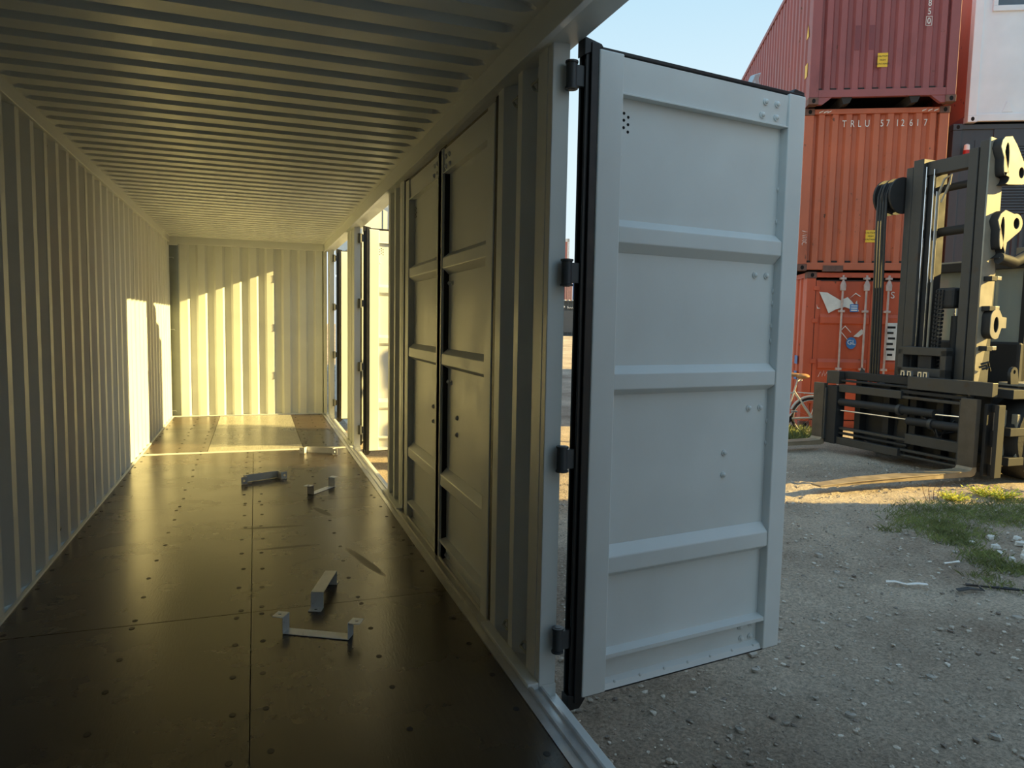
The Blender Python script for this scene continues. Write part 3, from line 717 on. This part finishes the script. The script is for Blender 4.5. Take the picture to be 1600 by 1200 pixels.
MB().box(.39, .015, 2.12, 1.42, .022, 2.55).build('pane', mat('dark_window_glass', (.08, .12, .16), .08), wf)
MB().prism([(.60, .18), (.80, .18), (.74, .36), (.68, .38)], 1, .018, .032).build('panel_dent', M_WHITE, B3, bevel=.012)

# stack out of frame to the right that throws the shade over the near yard
SP = Vector((14.0, 2.78))
for k in range(3):
    yard_container(['anthracite container at the foot of the stack that shades the near yard', 'maroon container in the middle of the stack that shades the near yard', 'orange container on top of the stack that shades the near yard'][k],
                   (SP.x, SP.y - 12.19, GZ + k * 2.92), 0, 12.19, 2.896, (M_GREY, M_RED, M_ORA)[k], under=False)

# far containers glimpsed through the gap beside the door
M_FARG = mat('far_anthracite', (.05, .06, .065), .6); M_PINK = mat('far_pink_paint', (.55, .22, .18), .6)
FA = R_(24)
def far_box(label, loc, w, h, d, mt, doors=None):
    r = empty('far_container', loc, -FA, label, 'container', 'far containers beyond the yard')
    b = MB(); corrugate(b, (.08, w - .08), .28, .05, .12, h - .1, .04, 0, 1); b.build('front_panel', mt, r)
    MB().box(0, .08, 0, w, d, h).build('body', mt, r)
    MB().box(0, 0, 0, w, .1, .12).box(0, 0, h - .1, w, .1, h).box(0, 0, 0, .1, .1, h).box(w - .1, 0, 0, w, .1, h).build('frame', mt, r, bevel=.01)
    return r
z_f = gh(22.3, 47)
fz = far_box('far dark grey container with white emblem and lettering', (20.9, 47.4, .64), 6.0, 2.59, 2.4, M_FARG)
MB().box(1.05, .0, .35, 2.0, .06, 1.9).build('door_leaf', mat('far_door_grey', (.08, .09, .10), .6), fz)
MB().ball((.95, .02, 2.16), .12, 8, 5, sc=(1.6, .1, .8)).ball((.80, .02, 2.22), .07, 8, 5, sc=(1.2, .1, .8)).build('emblem', M_LET, fz)
stroke(fz, [(1.35 + .06 * k, -.0, 2.08 + (.05 if k % 2 else -.03)) for k in range(11)], .03, M_LET, 'script_lettering')
stroke(fz, [(1.35, -.0, 2.2), (1.30, 0, 2.13), (1.38, 0, 2.1), (1.34, 0, 2.04)], .03, M_LET, 'script_lettering')
for k in range(9): MB().tube([(.3 + .28 * k, 0.2, 2.6), (.3 + .28 * k, .2, 2.66)], .08, 8).build('roof_marker', M_LET, fz)
cols = [(.50, .18, .14), (.55, .30, .24), (.10, .18, .42), (.62, .60, .58), (.50, .05, .05), (.10, .06, .06), (.62, .28, .2)]
names = ['brick red', 'pale pink', 'blue', 'white', 'bright red', 'blackish', 'salmon']
for k in range(7):
    far_box('far %s container upright end in the row behind the grey one' % names[k], (25.0 + .62 * k, 55.6 - .25 * k, 3.0), .60, 2.6, 6, mat('far_paint_%d' % k, cols[k], .6))
MB().box(0, 0, 0, 1, 1, 1)
fz2 = far_box('far row base container below the coloured ends', (24.4, 55.9, .6), 6.0, 2.4, 5, M_FARG)
r = far_box('far pink and white container tower in the sky gap', (28.9, 65.6, .6), 1.45, 9.3, 2.4, M_PINK)
MB().box(0, -.02, 9.0, 1.45, .1, 9.3).box(1.25, -.02, 0, 1.45, .1, 9.3).box(.2, -.02, 8.2, .6, .1, 8.8).build('pale_frame', M_LET, r)

# pale cabin block with an outside stair seen through the middle openings
M_CREAM = mat('cream_cabin_paint', (.75, .73, .66), .6, var=.05); M_RAIL = mat('dark_blue_rail', (.10, .14, .20), .5)
cb = empty('cabin_block', (2.75, 12.36, GZ), 0.0, 'pale cream cabin block with outside stair beyond the open doors', 'building')
for k in range(3):
    w_ = MB().box(0, 0, 2.75 * k, 3.5, 2.5, 2.75 * k + 2.70).build('cabin', M_CREAM, cb)
    for q in range(3): MB().box(.05 + 1.15 * q, -.02, 2.75 * k + .1, 1.15 + 1.15 * q, .0, 2.75 * k + 2.6).build('wall_board', M_CREAM, w_, bevel=.01)
    MB().box(-.02, -.04, 2.75 * k, 3.52, .02, 2.75 * k + .05).build('floor_band', M_RAIL, w_)
for s_ in range(4): MB().tube([(-.1, -.14, 5.35 - .32 * s_), (2.4, -.14, 4.10 - .32 * s_)], .014, 6).build('stair_rail', M_RAIL, cb)
for q in range(5): MB().tube([(.0 + .5 * q, -.14, 3.0), (.0 + .5 * q, -.14, 5.45 - .25 * q)], .014, 6).build('stair_post', M_RAIL, cb)
MB().box(-.1, -.2, 2.95, 2.6, -.02, 3.0).build('landing', M_RAIL, cb)

# ---- forklift
M_FK = mat('grey_forklift_steel', (.046, .045, .043), .55, .1, var=.18, vscale=5, bump=.1, patches=[((.05, .035, .025), 3.0, .62, .08)])
M_FKB = mat('black_forklift_steel', (.018, .018, .019), .7, .0, var=.2, vscale=6)
M_FORK = mat('worn_sunlit_fork_steel', (.30, .23, .15), .5, .1, var=.25, vscale=6, bump=.15)  # worn steel, lightened further for the sun on the blade
M_TAN = mat('sunlit_mast_tone', (.30, .27, .21), .5, .1, var=.12, vscale=6)  # pale tone carries the sunlight on the mast's near-side faces
M_HOSE = mat('black_hose', (.012, .012, .013), .45)
M_GLASS, _nt, _b2 = new_mat('cab_glass'); _b2.inputs['Base Color'].default_value = (.50, .56, .53, 1); _b2.inputs['Roughness'].default_value = .06; _b2.inputs['Transmission Weight'].default_value = .55; _b2.inputs['IOR'].default_value = 1.15
M_TYRE = mat('tyre_rubber', (.018, .017, .016), .8, var=.25, vscale=10, bump=.3)
FK = empty('forklift', (9.42, 6.213, GZ), R_(181.32), 'dark grey forklift with lowered forks and tall mast', 'forklift')
ZO = .10                                             # fork datum lies 10 cm above the yard
def fp(u, v, z): return (v, -u, z + ZO)
def fbox(name, mt, u0, u1, v0, v1, z0, z1, parent=None, bevel=.006):
    return MB().box(v0, -u0, z0 + ZO, v1, -u1, z1 + ZO).build(name, mt, parent or FK, bevel=bevel)
def ftube(name, mt, pts, r, parent=None, n=12):
    return MB().tube([fp(*q) for q in pts], r, n).build(name, mt, parent or FK, smooth=True)
# forks
M_SHANK = mat('shaded_fork_shank', (.085, .07, .055), .55, .1, var=.25, vscale=6, bump=.15)  # same fork, darkened to hold the shank's shade
for u0 in (0.0, 2.42):
    fk = empty('fork'); fk.parent = FK
    fbox('fork_shank', M_SHANK, u0, u0 + .21, -.075, .0, .10, .93, fk)
    pl = [(-.075, .10), (.0, .10), (.025, .065), (.08, .055), (1.7, .045), (2.33, .018), (2.33, .0), (.0, -.015), (-.05, .0), (-.075, .05)]
    def wid(v): return .105 if v < 1.9 else .105 - (v - 1.9) / .43 * .035
    n = len(pl); vs_ = []
    for sgn in (-1, 1):
        for q in pl: vs_.append((q[0], -(u0 + .105 + sgn * wid(q[0])), q[1] + ZO))
    fs_ = [tuple(range(n)), tuple(range(2 * n - 1, n - 1, -1))] + [(i, n + i, n + (i + 1) % n, (i + 1) % n) for i in range(n)]
    MB().add(vs_, fs_).build('fork_blade', M_FORK, fk, bevel=.005)
fbox('fork_carrier', M_FKB, 2.20, 2.40, -.20, -.03, .03, .90); fbox('fork_carrier', M_FKB, -.20, -.15, -.22, -.10, .0, .88); fbox('fork_carrier', M_FKB, -.06, -.02, -.22, -.10, .0, .88); fbox('carrier_web', M_FKB, -.16, -.05, -.20, -.18, .36, .56); fbox('carrier_web', M_FKB, -.16, -.05, -.20, -.18, .78, .88); fbox('carrier_web', M_FKB, -.16, -.05, -.20, -.18, .0, .14); fbox('carrier_lit_face', M_TAN, -.06, -.055, -.45, -.22, .1, .8)  # thin pale plate added for the sunlit faces in the carrier gaps
fbox('carrier_strip', M_FK, 2.38, 2.41, -.04, .0, .08, .86); fbox('carrier_strip', M_FK, .205, .24, -.06, -.02, .08, .90)
fbox('fork_head', M_FK, 2.22, 2.46, -.22, -.08, .93, 1.12)
# carriage beams
fbox('top_beam', M_FK, -.13, 1.03, -.16, -.06, .97, 1.14); fbox('top_beam_rear', M_FKB, .9, 2.25, -.30, -.18, 1.01, 1.12)
fbox('slide_beam', M_FK, 1.12, 2.20, -.16, -.06, .82, .93); fbox('slide_rail', M_FKB, .2, 1.15, -.17, -.09, .90, .945); fbox('slide_rail', M_FK, .2, 1.15, -.17, -.08, .83, .87)
fbox('slide_rail', M_FKB, 1.05, 2.2, -.17, -.10, .97, 1.0)
fbox('lower_beam', M_FK, .22, 1.02, -.16, -.06, .23, .365); fbox('lower_slide', M_FK, 1.12, 2.20, -.16, -.06, .03, .14)
fbox('lower_rail', M_FK, 1.02, 2.2, -.17, -.10, .25, .29); fbox('lower_rail', M_FKB, 1.02, 2.2, -.17, -.10, .18, .21)
fbox('lower_rail', M_FK, .22, 1.12, -.17, -.10, .11, .145); fbox('lower_rail', M_FK, .22, 1.12, -.17, -.10, .04, .07)
for u0 in (.30, .62, 1.02, 1.45, 1.95): fbox('back_strut', M_FKB, u0, u0 + .10, -.36, -.24, .05, 1.05)
fbox('back_plate', M_FKB, .1, 2.1, -.42, -.38, .10, .95)
for (ua, ub, z, uc, ur0, ur1) in ((.63, 2.19, .665, 1.15, .22, .63), (.22, 1.02, .535, .66, 1.02, 2.22)):
    c = ftube('ram_cylinder', M_FKB, [(ua, -.10, z + .012), (ub, -.10, z)], .055)
    ftube('ram_collar', M_FK, [(uc - .025, -.10, z + .005), (uc + .025, -.10, z + .005)], .075, c)
    ftube('ram_rod', M_CHROME, [(ur0, -.09, z + .02), (ur1, -.09, z + .005)], .013, c)
for k in range(4):
    ftube('carriage_hose', M_HOSE, [(.95 - .1 * k, -.14, .60), (.85 - .08 * k, -.10, .66 - .05 * k), (.70 - .04 * k, -.12, .50 - .04 * k), (.6, -.2, .42), (.5, -.3, .45 + .05 * k)], .014, n=8)
# carriage middle frame between the mast rails
fbox('frame_beam', M_FK, .62, 1.34, -.34, -.22, 1.42, 1.53); fbox('frame_beam', M_FK, .62, 1.34, -.34, -.22, 1.14, 1.25)
fbox('frame_upright', M_FK, .62, .70, -.34, -.22, 1.12, 1.5); fbox('frame_upright', M_FK, 1.26, 1.34, -.34, -.22, 1.12, 1.5); fbox('frame_plate', M_FKB, .86, 1.06, -.36, -.26, 1.12, 1.5)
for u0 in (.78, .86, 1.02, 1.12):
    MB().box(-.14, -u0, 1.14 + ZO, -.10, -(u0 + .015), 1.20 + ZO).box(-.14, -u0 - .045, 1.14 + ZO, -.10, -(u0 + .06), 1.20 + ZO).box(-.14, -u0, 1.19 + ZO, -.10, -(u0 + .06), 1.205 + ZO).build('hose_clip', M_ZINC, FK)
# mast rails
rails = [('mast_outer_rail', 1.405, 1.51, -.62, -.36, .0, 3.98, M_FK), ('mast_middle_rail', 1.24, 1.395, -.58, -.35, .0, 4.06, M_FK), ('mast_inner_rail', 1.12, 1.225, -.66, -.44, .0, 4.02, M_FKB),
         ('mast_outer_rail', .345, .465, -.64, -.36, .0, 4.12, M_FK), ('mast_middle_rail', .475, .60, -.58, -.35, .0, 4.05, M_FK), ('mast_inner_rail', .61, .64, -.66, -.46, .0, 3.9, M_FKB)]
for nme, u0, u1, v0, v1, z0, z1, mt in rails: fbox(nme, mt, u0, u1, v0, v1, z0, z1, bevel=.008)
for u0, z0, z1 in ((1.23, 1.5, 3.95), (1.11, 1.5, 3.9), (1.055, 2.4, 3.6)):
    ftube('mast_pipe', M_CHROME if u0 != 1.055 else M_ZINC, [(u0, -.40, z0), (u0, -.40, z1)], .010, n=8)
ftube('mast_pipe', M_TAN, [(1.06, -.42, 1.5), (1.05, -.42, 3.55), (.98, -.43, 3.75), (.9, -.45, 3.80), (.92, -.45, 3.68), (1.0, -.42, 3.45)], .016, n=8)
fbox('mast_crosshead', M_FK, .58, 1.24, -.56, -.42, 3.84, 4.02); ftube('mast_tie', M_FKB, [(.5, -.6, 3.68), (1.25, -.6, 3.66)], .05); ftube('mast_tie', M_FKB, [(.5, -.6, 3.10), (1.25, -.6, 3.08)], .06)
# side plate and lugs on the near side of the mast, sunlit tone in the colour
def vz_plate(name, pts, holes, u0, u1, mt, parent=None):
    M_ = Matrix(((1, 0, 0, 0), (0, 0, -1, -(u0 + u1) / 2), (0, 1, 0, ZO), (0, 0, 0, 1)))
    me = curve_mesh(pts, holes, abs(u1 - u0), mt, M_, name); return link(name, me, parent or FK)
vz_plate('mast_side_plate', [(-.36, 4.14), (-.50, 4.12), (-.60, 3.9), (-.60, 3.2), (-.56, 3.15), (-.60, 2.4), (-.56, 1.7), (-.40, .95), (-.36, .95)], [], .325, .345, M_TAN)
def ell(cx, cy, a, b_, n=14): return [(cx + a * math.cos(2 * math.pi * k_ / n), cy + b_ * math.sin(2 * math.pi * k_ / n)) for k_ in range(n)]
for pts_, hl_ in (([(-.44, 4.12), (-.56, 4.14), (-.66, 4.04)] + arc(-.80, 3.68, .10, 150, 270, 6) + [(-.55, 3.56)] + arc(-.47, 3.65, .09, 250, 180, 4) + [(-.38, 4.0), (-.40, 4.08)], [ell(-.49, 3.86, .045, .20), ell(-.77, 3.72, .05, .07)]),
                  (arc(-.74, 3.10, .12, 70, 240, 8) + [(-.60, 2.86), (-.58, 2.72)] + arc(-.50, 2.74, .08, 280, 180, 4) + [(-.42, 3.12), (-.46, 3.20), (-.54, 3.25)], [ell(-.505, 2.97, .04, .20), ell(-.75, 3.10, .055, .07)]),
                  (arc(-.52, 1.93, .10, 120, 0, 6) + arc(-.52, 1.76, .10, 0, -120, 6) + [(-.62, 1.80), (-.70, 1.80), (-.70, 1.93), (-.62, 1.94)], [ell(-.52, 1.84, .045, .10)])):
    lg = vz_plate('mast_lug', pts_, hl_, .215, .325, M_FKB)  # black body puts the shade of the lug's rim into the colour
    vz_plate('lug_face', pts_, hl_, .205, .215, M_TAN, lg)  # pale skin puts the sun on the lug's near face
ftube('tilt_ram', M_FKB, [(.22, -.50, 2.66), (.20, -.75, 2.62), (.18, -1.0, 2.74)], .07); fbox('tilt_ram_head', M_TAN, .16, .30, -1.02, -.92, 2.64, 2.82)
for zz in (2.42, 2.05, 1.55): fbox('plate_stop', M_FKB, .22, .33, -.50, -.40, zz - .04, zz + .02); fbox('plate_stop_tip', M_TAN, .22, .25, -.58, -.50, zz - .03, zz + .02)
for k, (zz, uu) in enumerate(((1.30, .30), (1.28, .26), (1.34, .28))): ftube('cable_end', M_HOSE, [(uu, -.40, zz), (uu - .05, -.46, zz + .03), (uu - .02, -.52, zz - .02)], .014, n=6)
# hose reel with hoses
ftube('hose_pulley', M_FKB, [(1.56, -.36, 3.62), (1.80, -.36, 3.62)], .20, n=24)
for u0 in (1.54, 1.66, 1.80): ftube('pulley_flange', M_FKB, [(u0, -.36, 3.62), (u0 + .03, -.36, 3.62)], .25, n=28)
for k in range(4):
    uu = 1.62 + .045 * k
    ftube('mast_hose', M_HOSE, [(uu, -.55, 3.70), (uu, -.45, 3.82), (uu, -.34, 3.83), (uu, -.20, 3.77), (uu, -.14, 3.62), (uu + .01, -.15, 3.2), (uu + .03, -.2, 2.2), (uu + .03, -.22, 1.0)], .019, n=8)
# lift chain and cylinder
ftube('lift_cylinder', M_FKB, [(.76, -.55, .3), (.76, -.55, 1.95)], .065); ftube('lift_rod', M_CHROME, [(.76, -.55, 1.9), (.76, -.55, 2.05)], .04); 
fbox('chain_head', M_FKB, .70, .98, -.60, -.40, 2.05, 2.32, bevel=.04)
for k in range(24):
    z0 = 1.05 + k * .052
    uo = .90 + .004 * (24 - k) * .4
    MB().box(-.42, -(uo + .045), z0 + ZO, -.39, -(uo - .045), z0 + .030 + ZO).box(-.43, -(uo + .055), z0 + .008 + ZO, -.38, -(uo + .035), z0 + .046 + ZO).box(-.43, -(uo - .035), z0 + .008 + ZO, -.38, -(uo - .055), z0 + .046 + ZO).box(-.43, -(uo + .01), z0 + .008 + ZO, -.38, -(uo - .01), z0 + .046 + ZO).build('chain_link', M_FKB, FK)
# body
fbox('chassis', M_FKB, .0, 1.95, -3.6, -.75, .25, .75, bevel=.03); fbox('cowl', M_FKB, .32, 1.97, -1.35, -1.15, .7, 1.62, bevel=.03)
fbox('engine_hood', M_FKB, .32, 1.85, -4.0, -2.7, .75, 1.55, bevel=.06); fbox('counterweight', M_FK, .0, 1.95, -4.7, -3.7, .35, 1.75, bevel=.12)
fbox('floor_plate', M_FKB, .32, 1.95, -2.8, -1.2, .7, .78)
for (u0, v0) in ((.32, -1.22), (1.86, -1.22), (.32, -2.80), (1.86, -2.80)): fbox('cab_pillar', M_FKB, u0, u0 + .07, v0 - .07, v0, .75, 2.62)
fbox('windscreen', M_GLASS, .39, 1.86, -1.25, -1.235, 1.62, 2.58, bevel=0); fbox('side_window', M_GLASS, .345, .355, -2.8, -1.25, 1.5, 2.58, bevel=0)
fbox('roof_front_bar', M_FKB, .28, 2.02, -1.22, -1.10, 2.58, 2.70); fbox('roof_side_bar', M_FKB, .28, .36, -2.95, -1.1, 2.60, 2.70); fbox('roof_side_bar', M_FKB, 1.93, 2.02, -2.95, -1.1, 2.60, 2.70)
for k in range(9): fbox('roof_slat', M_TAN, .30, 1.96, -1.34 - .19 * k, -1.28 - .19 * k, 2.66, 2.74)
fbox('seat', M_FKB, .7, 1.25, -2.5, -2.0, 1.05, 1.2, bevel=.04); fbox('seat_back', M_FKB, .7, 1.25, -2.6, -2.48, 1.15, 1.8, bevel=.04)
ftube('steering_column', M_FKB, [(.97, -1.4, 1.2), (.97, -1.65, 1.62)], .04)
ftube('steering_wheel', M_FKB, [(.97 + .2 * math.cos(k * .3142 * 2), -1.66 + .09 * math.sin(k * .3142 * 2), 1.64 + .16 * math.sin(k * .3142 * 2)) for k in range(11)], .016, n=8)
for (u0, v0, r0, w0) in ((-.22, -.98, .56, .42), (1.75, -.98, .56, .42), (.05, -3.5, .45, .32), (1.58, -3.5, .45, .32)):
    w_ = MB(); rr = [.62 * r0, .93 * r0, r0, r0, .93 * r0, .62 * r0]; uu = [0, .01, .06, w0 - .06, w0 - .01, w0]
    w_.tube([(v0, -(u0 + a), r0) for a in uu], rr, 28); w_ = w_.build('wheel', M_TYRE, FK, smooth=True)
    MB().tube([(v0, -(u0 - .01), r0), (v0, -(u0 + w0 + .01), r0)], .5 * r0, 20).build('wheel_hub', M_TAN, w_, smooth=True)
fbox('fender', M_TAN, -.24, .25, -1.62, -.70, 1.08, 1.12); fbox('fender_plate', M_TAN, -.24, -.20, -.72, -.62, .05, 1.1); fbox('step_bar', M_FKB, -.22, .2, -.70, -.30, .50, .60); fbox('step_bar', M_FKB, -.22, .2, -.70, -.30, .95, 1.06); fbox('step_bar', M_FKB, -.22, .2, -.70, -.30, .14, .24)
vz_plate('tow_eye', [(-.42, 1.12), (-.40, 1.26)] + arc(-.47, 1.27, .06, 0, 180, 6) + [(-.56, 1.12)], [ell(-.47, 1.27, .022, .025)], -.10, -.06, M_FKB)
for (vv_, zz, hh) in ((-.48, .62, .28), (-.58, .60, .34), (-.50, .30, .18)): fbox('guide_block', M_TAN, -.19, -.12, vv_ - .03, vv_ + .03, zz - hh / 2, zz + hh / 2)

# ---- bicycle
M_SAD = mat('tan_leather', (.50, .24, .09), .45); M_BIKE = mat('white_bike_paint', (.62, .58, .52), .35)
q = Vector((10.0, 9.9)) - ex * .2
BK = empty('bicycle', (q.x, q.y, gh(q.x, q.y)), -YA + math.pi, 'old bicycle with a tan saddle leaning by the orange container', 'bicycle')
# local +x is the riding direction (to the left in the photograph)
def ring(cx, cz, r, n=28): return [(cx + r * math.cos(2 * math.pi * k_ / n), 0, cz + r * math.sin(2 * math.pi * k_ / n)) for k_ in range(n + 1)]
for cx in (-.44, .62):
    w_ = MB().tube(ring(cx, .34, .32), .017, 8).build('tyre', M_TYRE, BK, smooth=True)
    sp_ = MB().tube(ring(cx, .34, .295), .009, 6)
    for k_ in range(16):
        a = k_ * math.pi / 8; sp_.tube([(cx, .012 * (-1) ** k_, .34), (cx + .29 * math.cos(a), 0, .34 + .29 * math.sin(a))], .0015, 4)
    sp_.tube([(cx, -.05, .34), (cx, .05, .34)], .018, 8); sp_.build('rim', M_ZINC, w_)
    MB().tube([(cx + .36 * math.cos(R_(a)), 0, .34 + .36 * math.sin(R_(a))) for a in range(20, 200, 12)], .020, 8).build('mudguard', M_BIKE, BK, smooth=True)
fr_ = MB()
for a, c in (((-.02, 0, .30), (-.16, 0, .88)), ((-.02, 0, .30), (.46, 0, .74)), ((-.12, 0, .74), (.44, 0, .86)), ((-.02, .04, .30), (-.44, .05, .34)), ((-.13, .03, .78), (-.44, .05, .34)), ((-.13, -.03, .78), (-.44, -.05, .34)), ((.43, 0, .95), (.50, 0, .66)), ((.50, .05, .66), (.62, .05, .34)), ((.50, -.05, .66), (.62, -.05, .34))): fr_.tube([a, c], .015, 8)
fr_.build('frame', M_BIKE, BK, smooth=True)
MB().tube([(-.16, 0, .86), (-.185, 0, 1.0)], .012, 8).build('seat_post', M_ZINC, BK)
sv = MB().ball((-.26, 0, 1.04), .12, 12, 7, sc=(1.0, .85, .38)).ball((-.10, 0, 1.06), .13, 12, 7, sc=(1.25, .32, .26)); sv.build('saddle', M_SAD, BK, smooth=True)
MB().tube([(-.24, -.06, .98), (-.18, 0, .94), (-.24, .06, .98)], .007, 6).build('saddle_spring', M_ZINC, BK)
MB().tube([(.33, -.26, 1.02), (.42, -.2, 1.04), (.44, 0, .98), (.42, .2, 1.04), (.33, .26, 1.02)], .012, 8).build('handlebar', M_ZINC, BK, smooth=True)
rk = MB()
for s_ in (-.06, .06): rk.tube([(-.20, s_, .76), (-.66, s_, .74)], .006, 6).tube([(-.56, s_, .74), (-.44, s_, .36)], .006, 6)
for k_ in range(4): rk.tube([(-.3 - .1 * k_, -.06, .745), (-.3 - .1 * k_, .06, .745)], .005, 6)
rk.build('rack', M_ZINC, BK)
MB().tube([(-.02, -.06, .30), (-.02, .06, .30)], .085, 20).build('chainring', M_BLACK, BK, smooth=True)
MB().tube([(-.02, -.08, .30), (.08, -.08, .16)], .010, 6).box(.03, -.16, .14, .12, -.075, .165).build('crank', M_ZINC, BK)
MB().tube([(-.02, .08, .30), (-.12, .08, .44)], .010, 6).box(-.17, .075, .43, -.08, .16, .455).build('crank', M_ZINC, BK)
MB().box(.0, .05, .36, .34, .07, .43).build('chain_guard', M_LET, BK, bevel=.01)

# ---- grass, weeds, litter
M_GR = mat('green_grass', (.20, .225, .075), .8, var=.4, vscale=4); M_GR2 = mat('weed_leaf', (.16, .22, .05), .7, var=.3, vscale=5); M_FLOW = mat('yellow_green_weed', (.72, .66, .05), .7, var=.2)
random.seed(3)
def blade(b, x, yv, z, h, w, lean):
    a = random.random() * 6.283; dx, dy = math.cos(a), math.sin(a)
    lx, ly = random.gauss(0, lean) * h, random.gauss(0, lean) * h
    b.add([(x - dx * w, yv - dy * w, z), (x + dx * w, yv + dy * w, z), (x + lx * .4 + dx * w * .6, yv + ly * .4 + dy * w * .6, z + h * .6), (x + lx, yv + ly, z + h)], [(0, 1, 2), (0, 2, 3)])
b = MB()
spots = [(7.25, 5.0, .30, 700), (7.5, 5.2, .40, 1300), (7.9, 5.35, .35, 900), (7.35, 4.75, .30, 900), (7.1, 4.65, .22, 600), (7.0, 4.5, .18, 450), (8.2, 5.15, .4, 900), (8.6, 5.1, .4, 900), (8.3, 4.85, .35, 600), (8.0, 4.85, .25, 400), (8.75, 4.8, .3, 600),
         (6.9, 4.15, .16, 350), (6.75, 4.0, .2, 500), (6.7, 3.85, .18, 400), (6.85, 3.7, .2, 400), (6.35, 3.75, .12, 120), (6.3, 3.55, .15, 120), (6.75, 4.95, .12, 90), (6.95, 5.0, .1, 70), (9.2, 4.9, .4, 600), (9.0, 5.4, .25, 400)]
for (cx, cy, r, n) in spots:
    for _ in range(int(n * .8)):
        a = random.random() * 6.283; q = r * math.sqrt(random.random()) * random.uniform(.6, 1.35); x, yv = cx + q * math.cos(a), cy + q * math.sin(a)
        blade(b, x, yv, gh(x, yv) - .005, random.uniform(.02, .065), .003, .6)
o = b.build('grass', M_GR); tag(o, 'patchy green grass growing through the gravel', 'grass', kind='stuff')
b = MB()
for (cx, cy, r, n) in ((9.7, 9.85, .4, 800), (9.3, 10.2, .5, 900), (10.1, 10.1, .35, 500)):
    for _ in range(n):
        a = random.random() * 6.283; q = r * math.sqrt(random.random()); x, yv = cx + q * math.cos(a), cy + q * math.sin(a)
        blade(b, x, yv, gh(x, yv) - .005, random.uniform(.06, .2), .005, .4)
o = b.build('grass', M_GR); tag(o, 'longer grass under the bicycle by the orange container', 'grass', kind='stuff')
def weed(label, cx, cy, r, n, h0, h1, mt, wd):
    rt = empty('weed', (cx, cy, gh(cx, cy)), 0, label, 'plant', 'weeds beside the forklift')
    s = MB(); lf = MB()
    for _ in range(n):
        a = random.random() * 6.283; q = r * math.sqrt(random.random()); bx_, by_ = q * math.cos(a), q * math.sin(a); h = random.uniform(h0, h1)
        tx, ty = bx_ * 1.5 + random.gauss(0, .1) * h, by_ * 1.5 + random.gauss(0, .1) * h
        s.tube([(bx_ * .5, by_ * .5, -.01), (tx, ty, h)], [.003, .0015], 4)
        for k_ in range(7):
            f = .25 + .75 * k_ / 6; p = Vector((bx_ * .5 + (tx - bx_ * .5) * f, by_ * .5 + (ty - by_ * .5) * f, h * f)); aa = random.random() * 6.283
            d = Vector((math.cos(aa), math.sin(aa), random.uniform(.1, .8))).normalized() * wd * random.uniform(1.5, 2.6); w2 = d.cross(Vector((0, 0, 1))).normalized() * wd * .5
            lf.add([p, p + d * .5 + w2, p + d, p + d * .5 - w2], [(0, 1, 2, 3)])
    s.build('stems', M_GR2, rt)['kind'] = 'stuff'; lf.build('leaves', mt, rt)['kind'] = 'stuff'
weed('bright yellow-green weed clump in the sunlit strip', 8.45, 5.66, .14, 60, .03, .08, M_FLOW, .016)
weed('wider yellow-green weed clump nearer the forklift wheel', 9.0, 5.62, .2, 90, .04, .11, M_FLOW, .018)
weed('tall leafy green weed at the right edge by the forklift', 9.45, 5.35, .16, 26, .18, .42, M_GR2, .035)
weed('tall thin weed in front of the forklift fender', 9.98, 5.62, .10, 14, .2, .45, M_GR2, .03)
tw = empty('dry_twigs', (8.15, 5.75, gh(8.15, 5.75)), 0, 'thin dry twigs sticking up at the shade edge', 'twig')
for k in range(4): MB().tube([(.05 * k, 0, -.01), (.05 * k - .04 + .03 * k, .02, .1), (.05 * k - .08 + .06 * k, .0, .18)], [.004, .003, .0015], 5).build('twig', M_CAST, tw)
# litter
def ribbon(name, pts, w, mt, label, cat, thick=.004):
    b = MB(); n = len(pts); vs_ = []
    for i, p in enumerate(pts):
        d = Vector(pts[min(i + 1, n - 1)]) - Vector(pts[max(i - 1, 0)]); nrm = Vector((-d.y, d.x, 0)).normalized() * w
        z = gh(p[0], p[1]) + p[2]
        vs_ += [(p[0] - nrm.x, p[1] - nrm.y, z), (p[0] + nrm.x, p[1] + nrm.y, z + random.uniform(0, .01))]
    o = b.add(vs_, [(2 * i, 2 * i + 1, 2 * i + 3, 2 * i + 2) for i in range(n - 1)]).build(name, mt, solid=thick); tag(o, label, cat); return o
ribbon('film_strip', [(5.53, 3.86, .02), (5.57, 3.82, .03), (5.63, 3.77, .02), (5.70, 3.74, .025), (5.76, 3.71, .02)], .011, M_TAPE, 'crumpled strip of white plastic on the gravel', 'litter')
ribbon('plastic_scrap', [(6.35, 4.06, .015), (6.43, 4.05, .02), (6.5, 4.05, .015)], .008, M_TAPE, 'thin white plastic scrap near the grass', 'litter')
ribbon('black_strap', [(5.86, 3.56, .02), (5.95, 3.54, .03), (6.03, 3.50, .025), (6.05, 3.55, .04), (5.97, 3.60, .03)], .016, M_BLACK, 'folded black strap lying on the gravel', 'strap')
ribbon('black_rope', [(6.02, 3.62, .02), (6.14, 3.55, .02), (6.22, 3.47, .025), (6.35, 3.40, .02), (6.6, 3.3, .02)], .008, M_BLACK, 'thin black rope trailing to the right from the strap', 'rope', .01)
MB_ = MB(); MB_.prism([(0, 0), (.05, .01), (.03, .05), (.01, .06)], 2, 0, .012); o = MB_.build('leaf_scrap', M_STONE); o.location = (3.82, 3.18, gh(3.82, 3.18) + .01); tag(o, 'curled dry scrap just below the open door', 'litter')
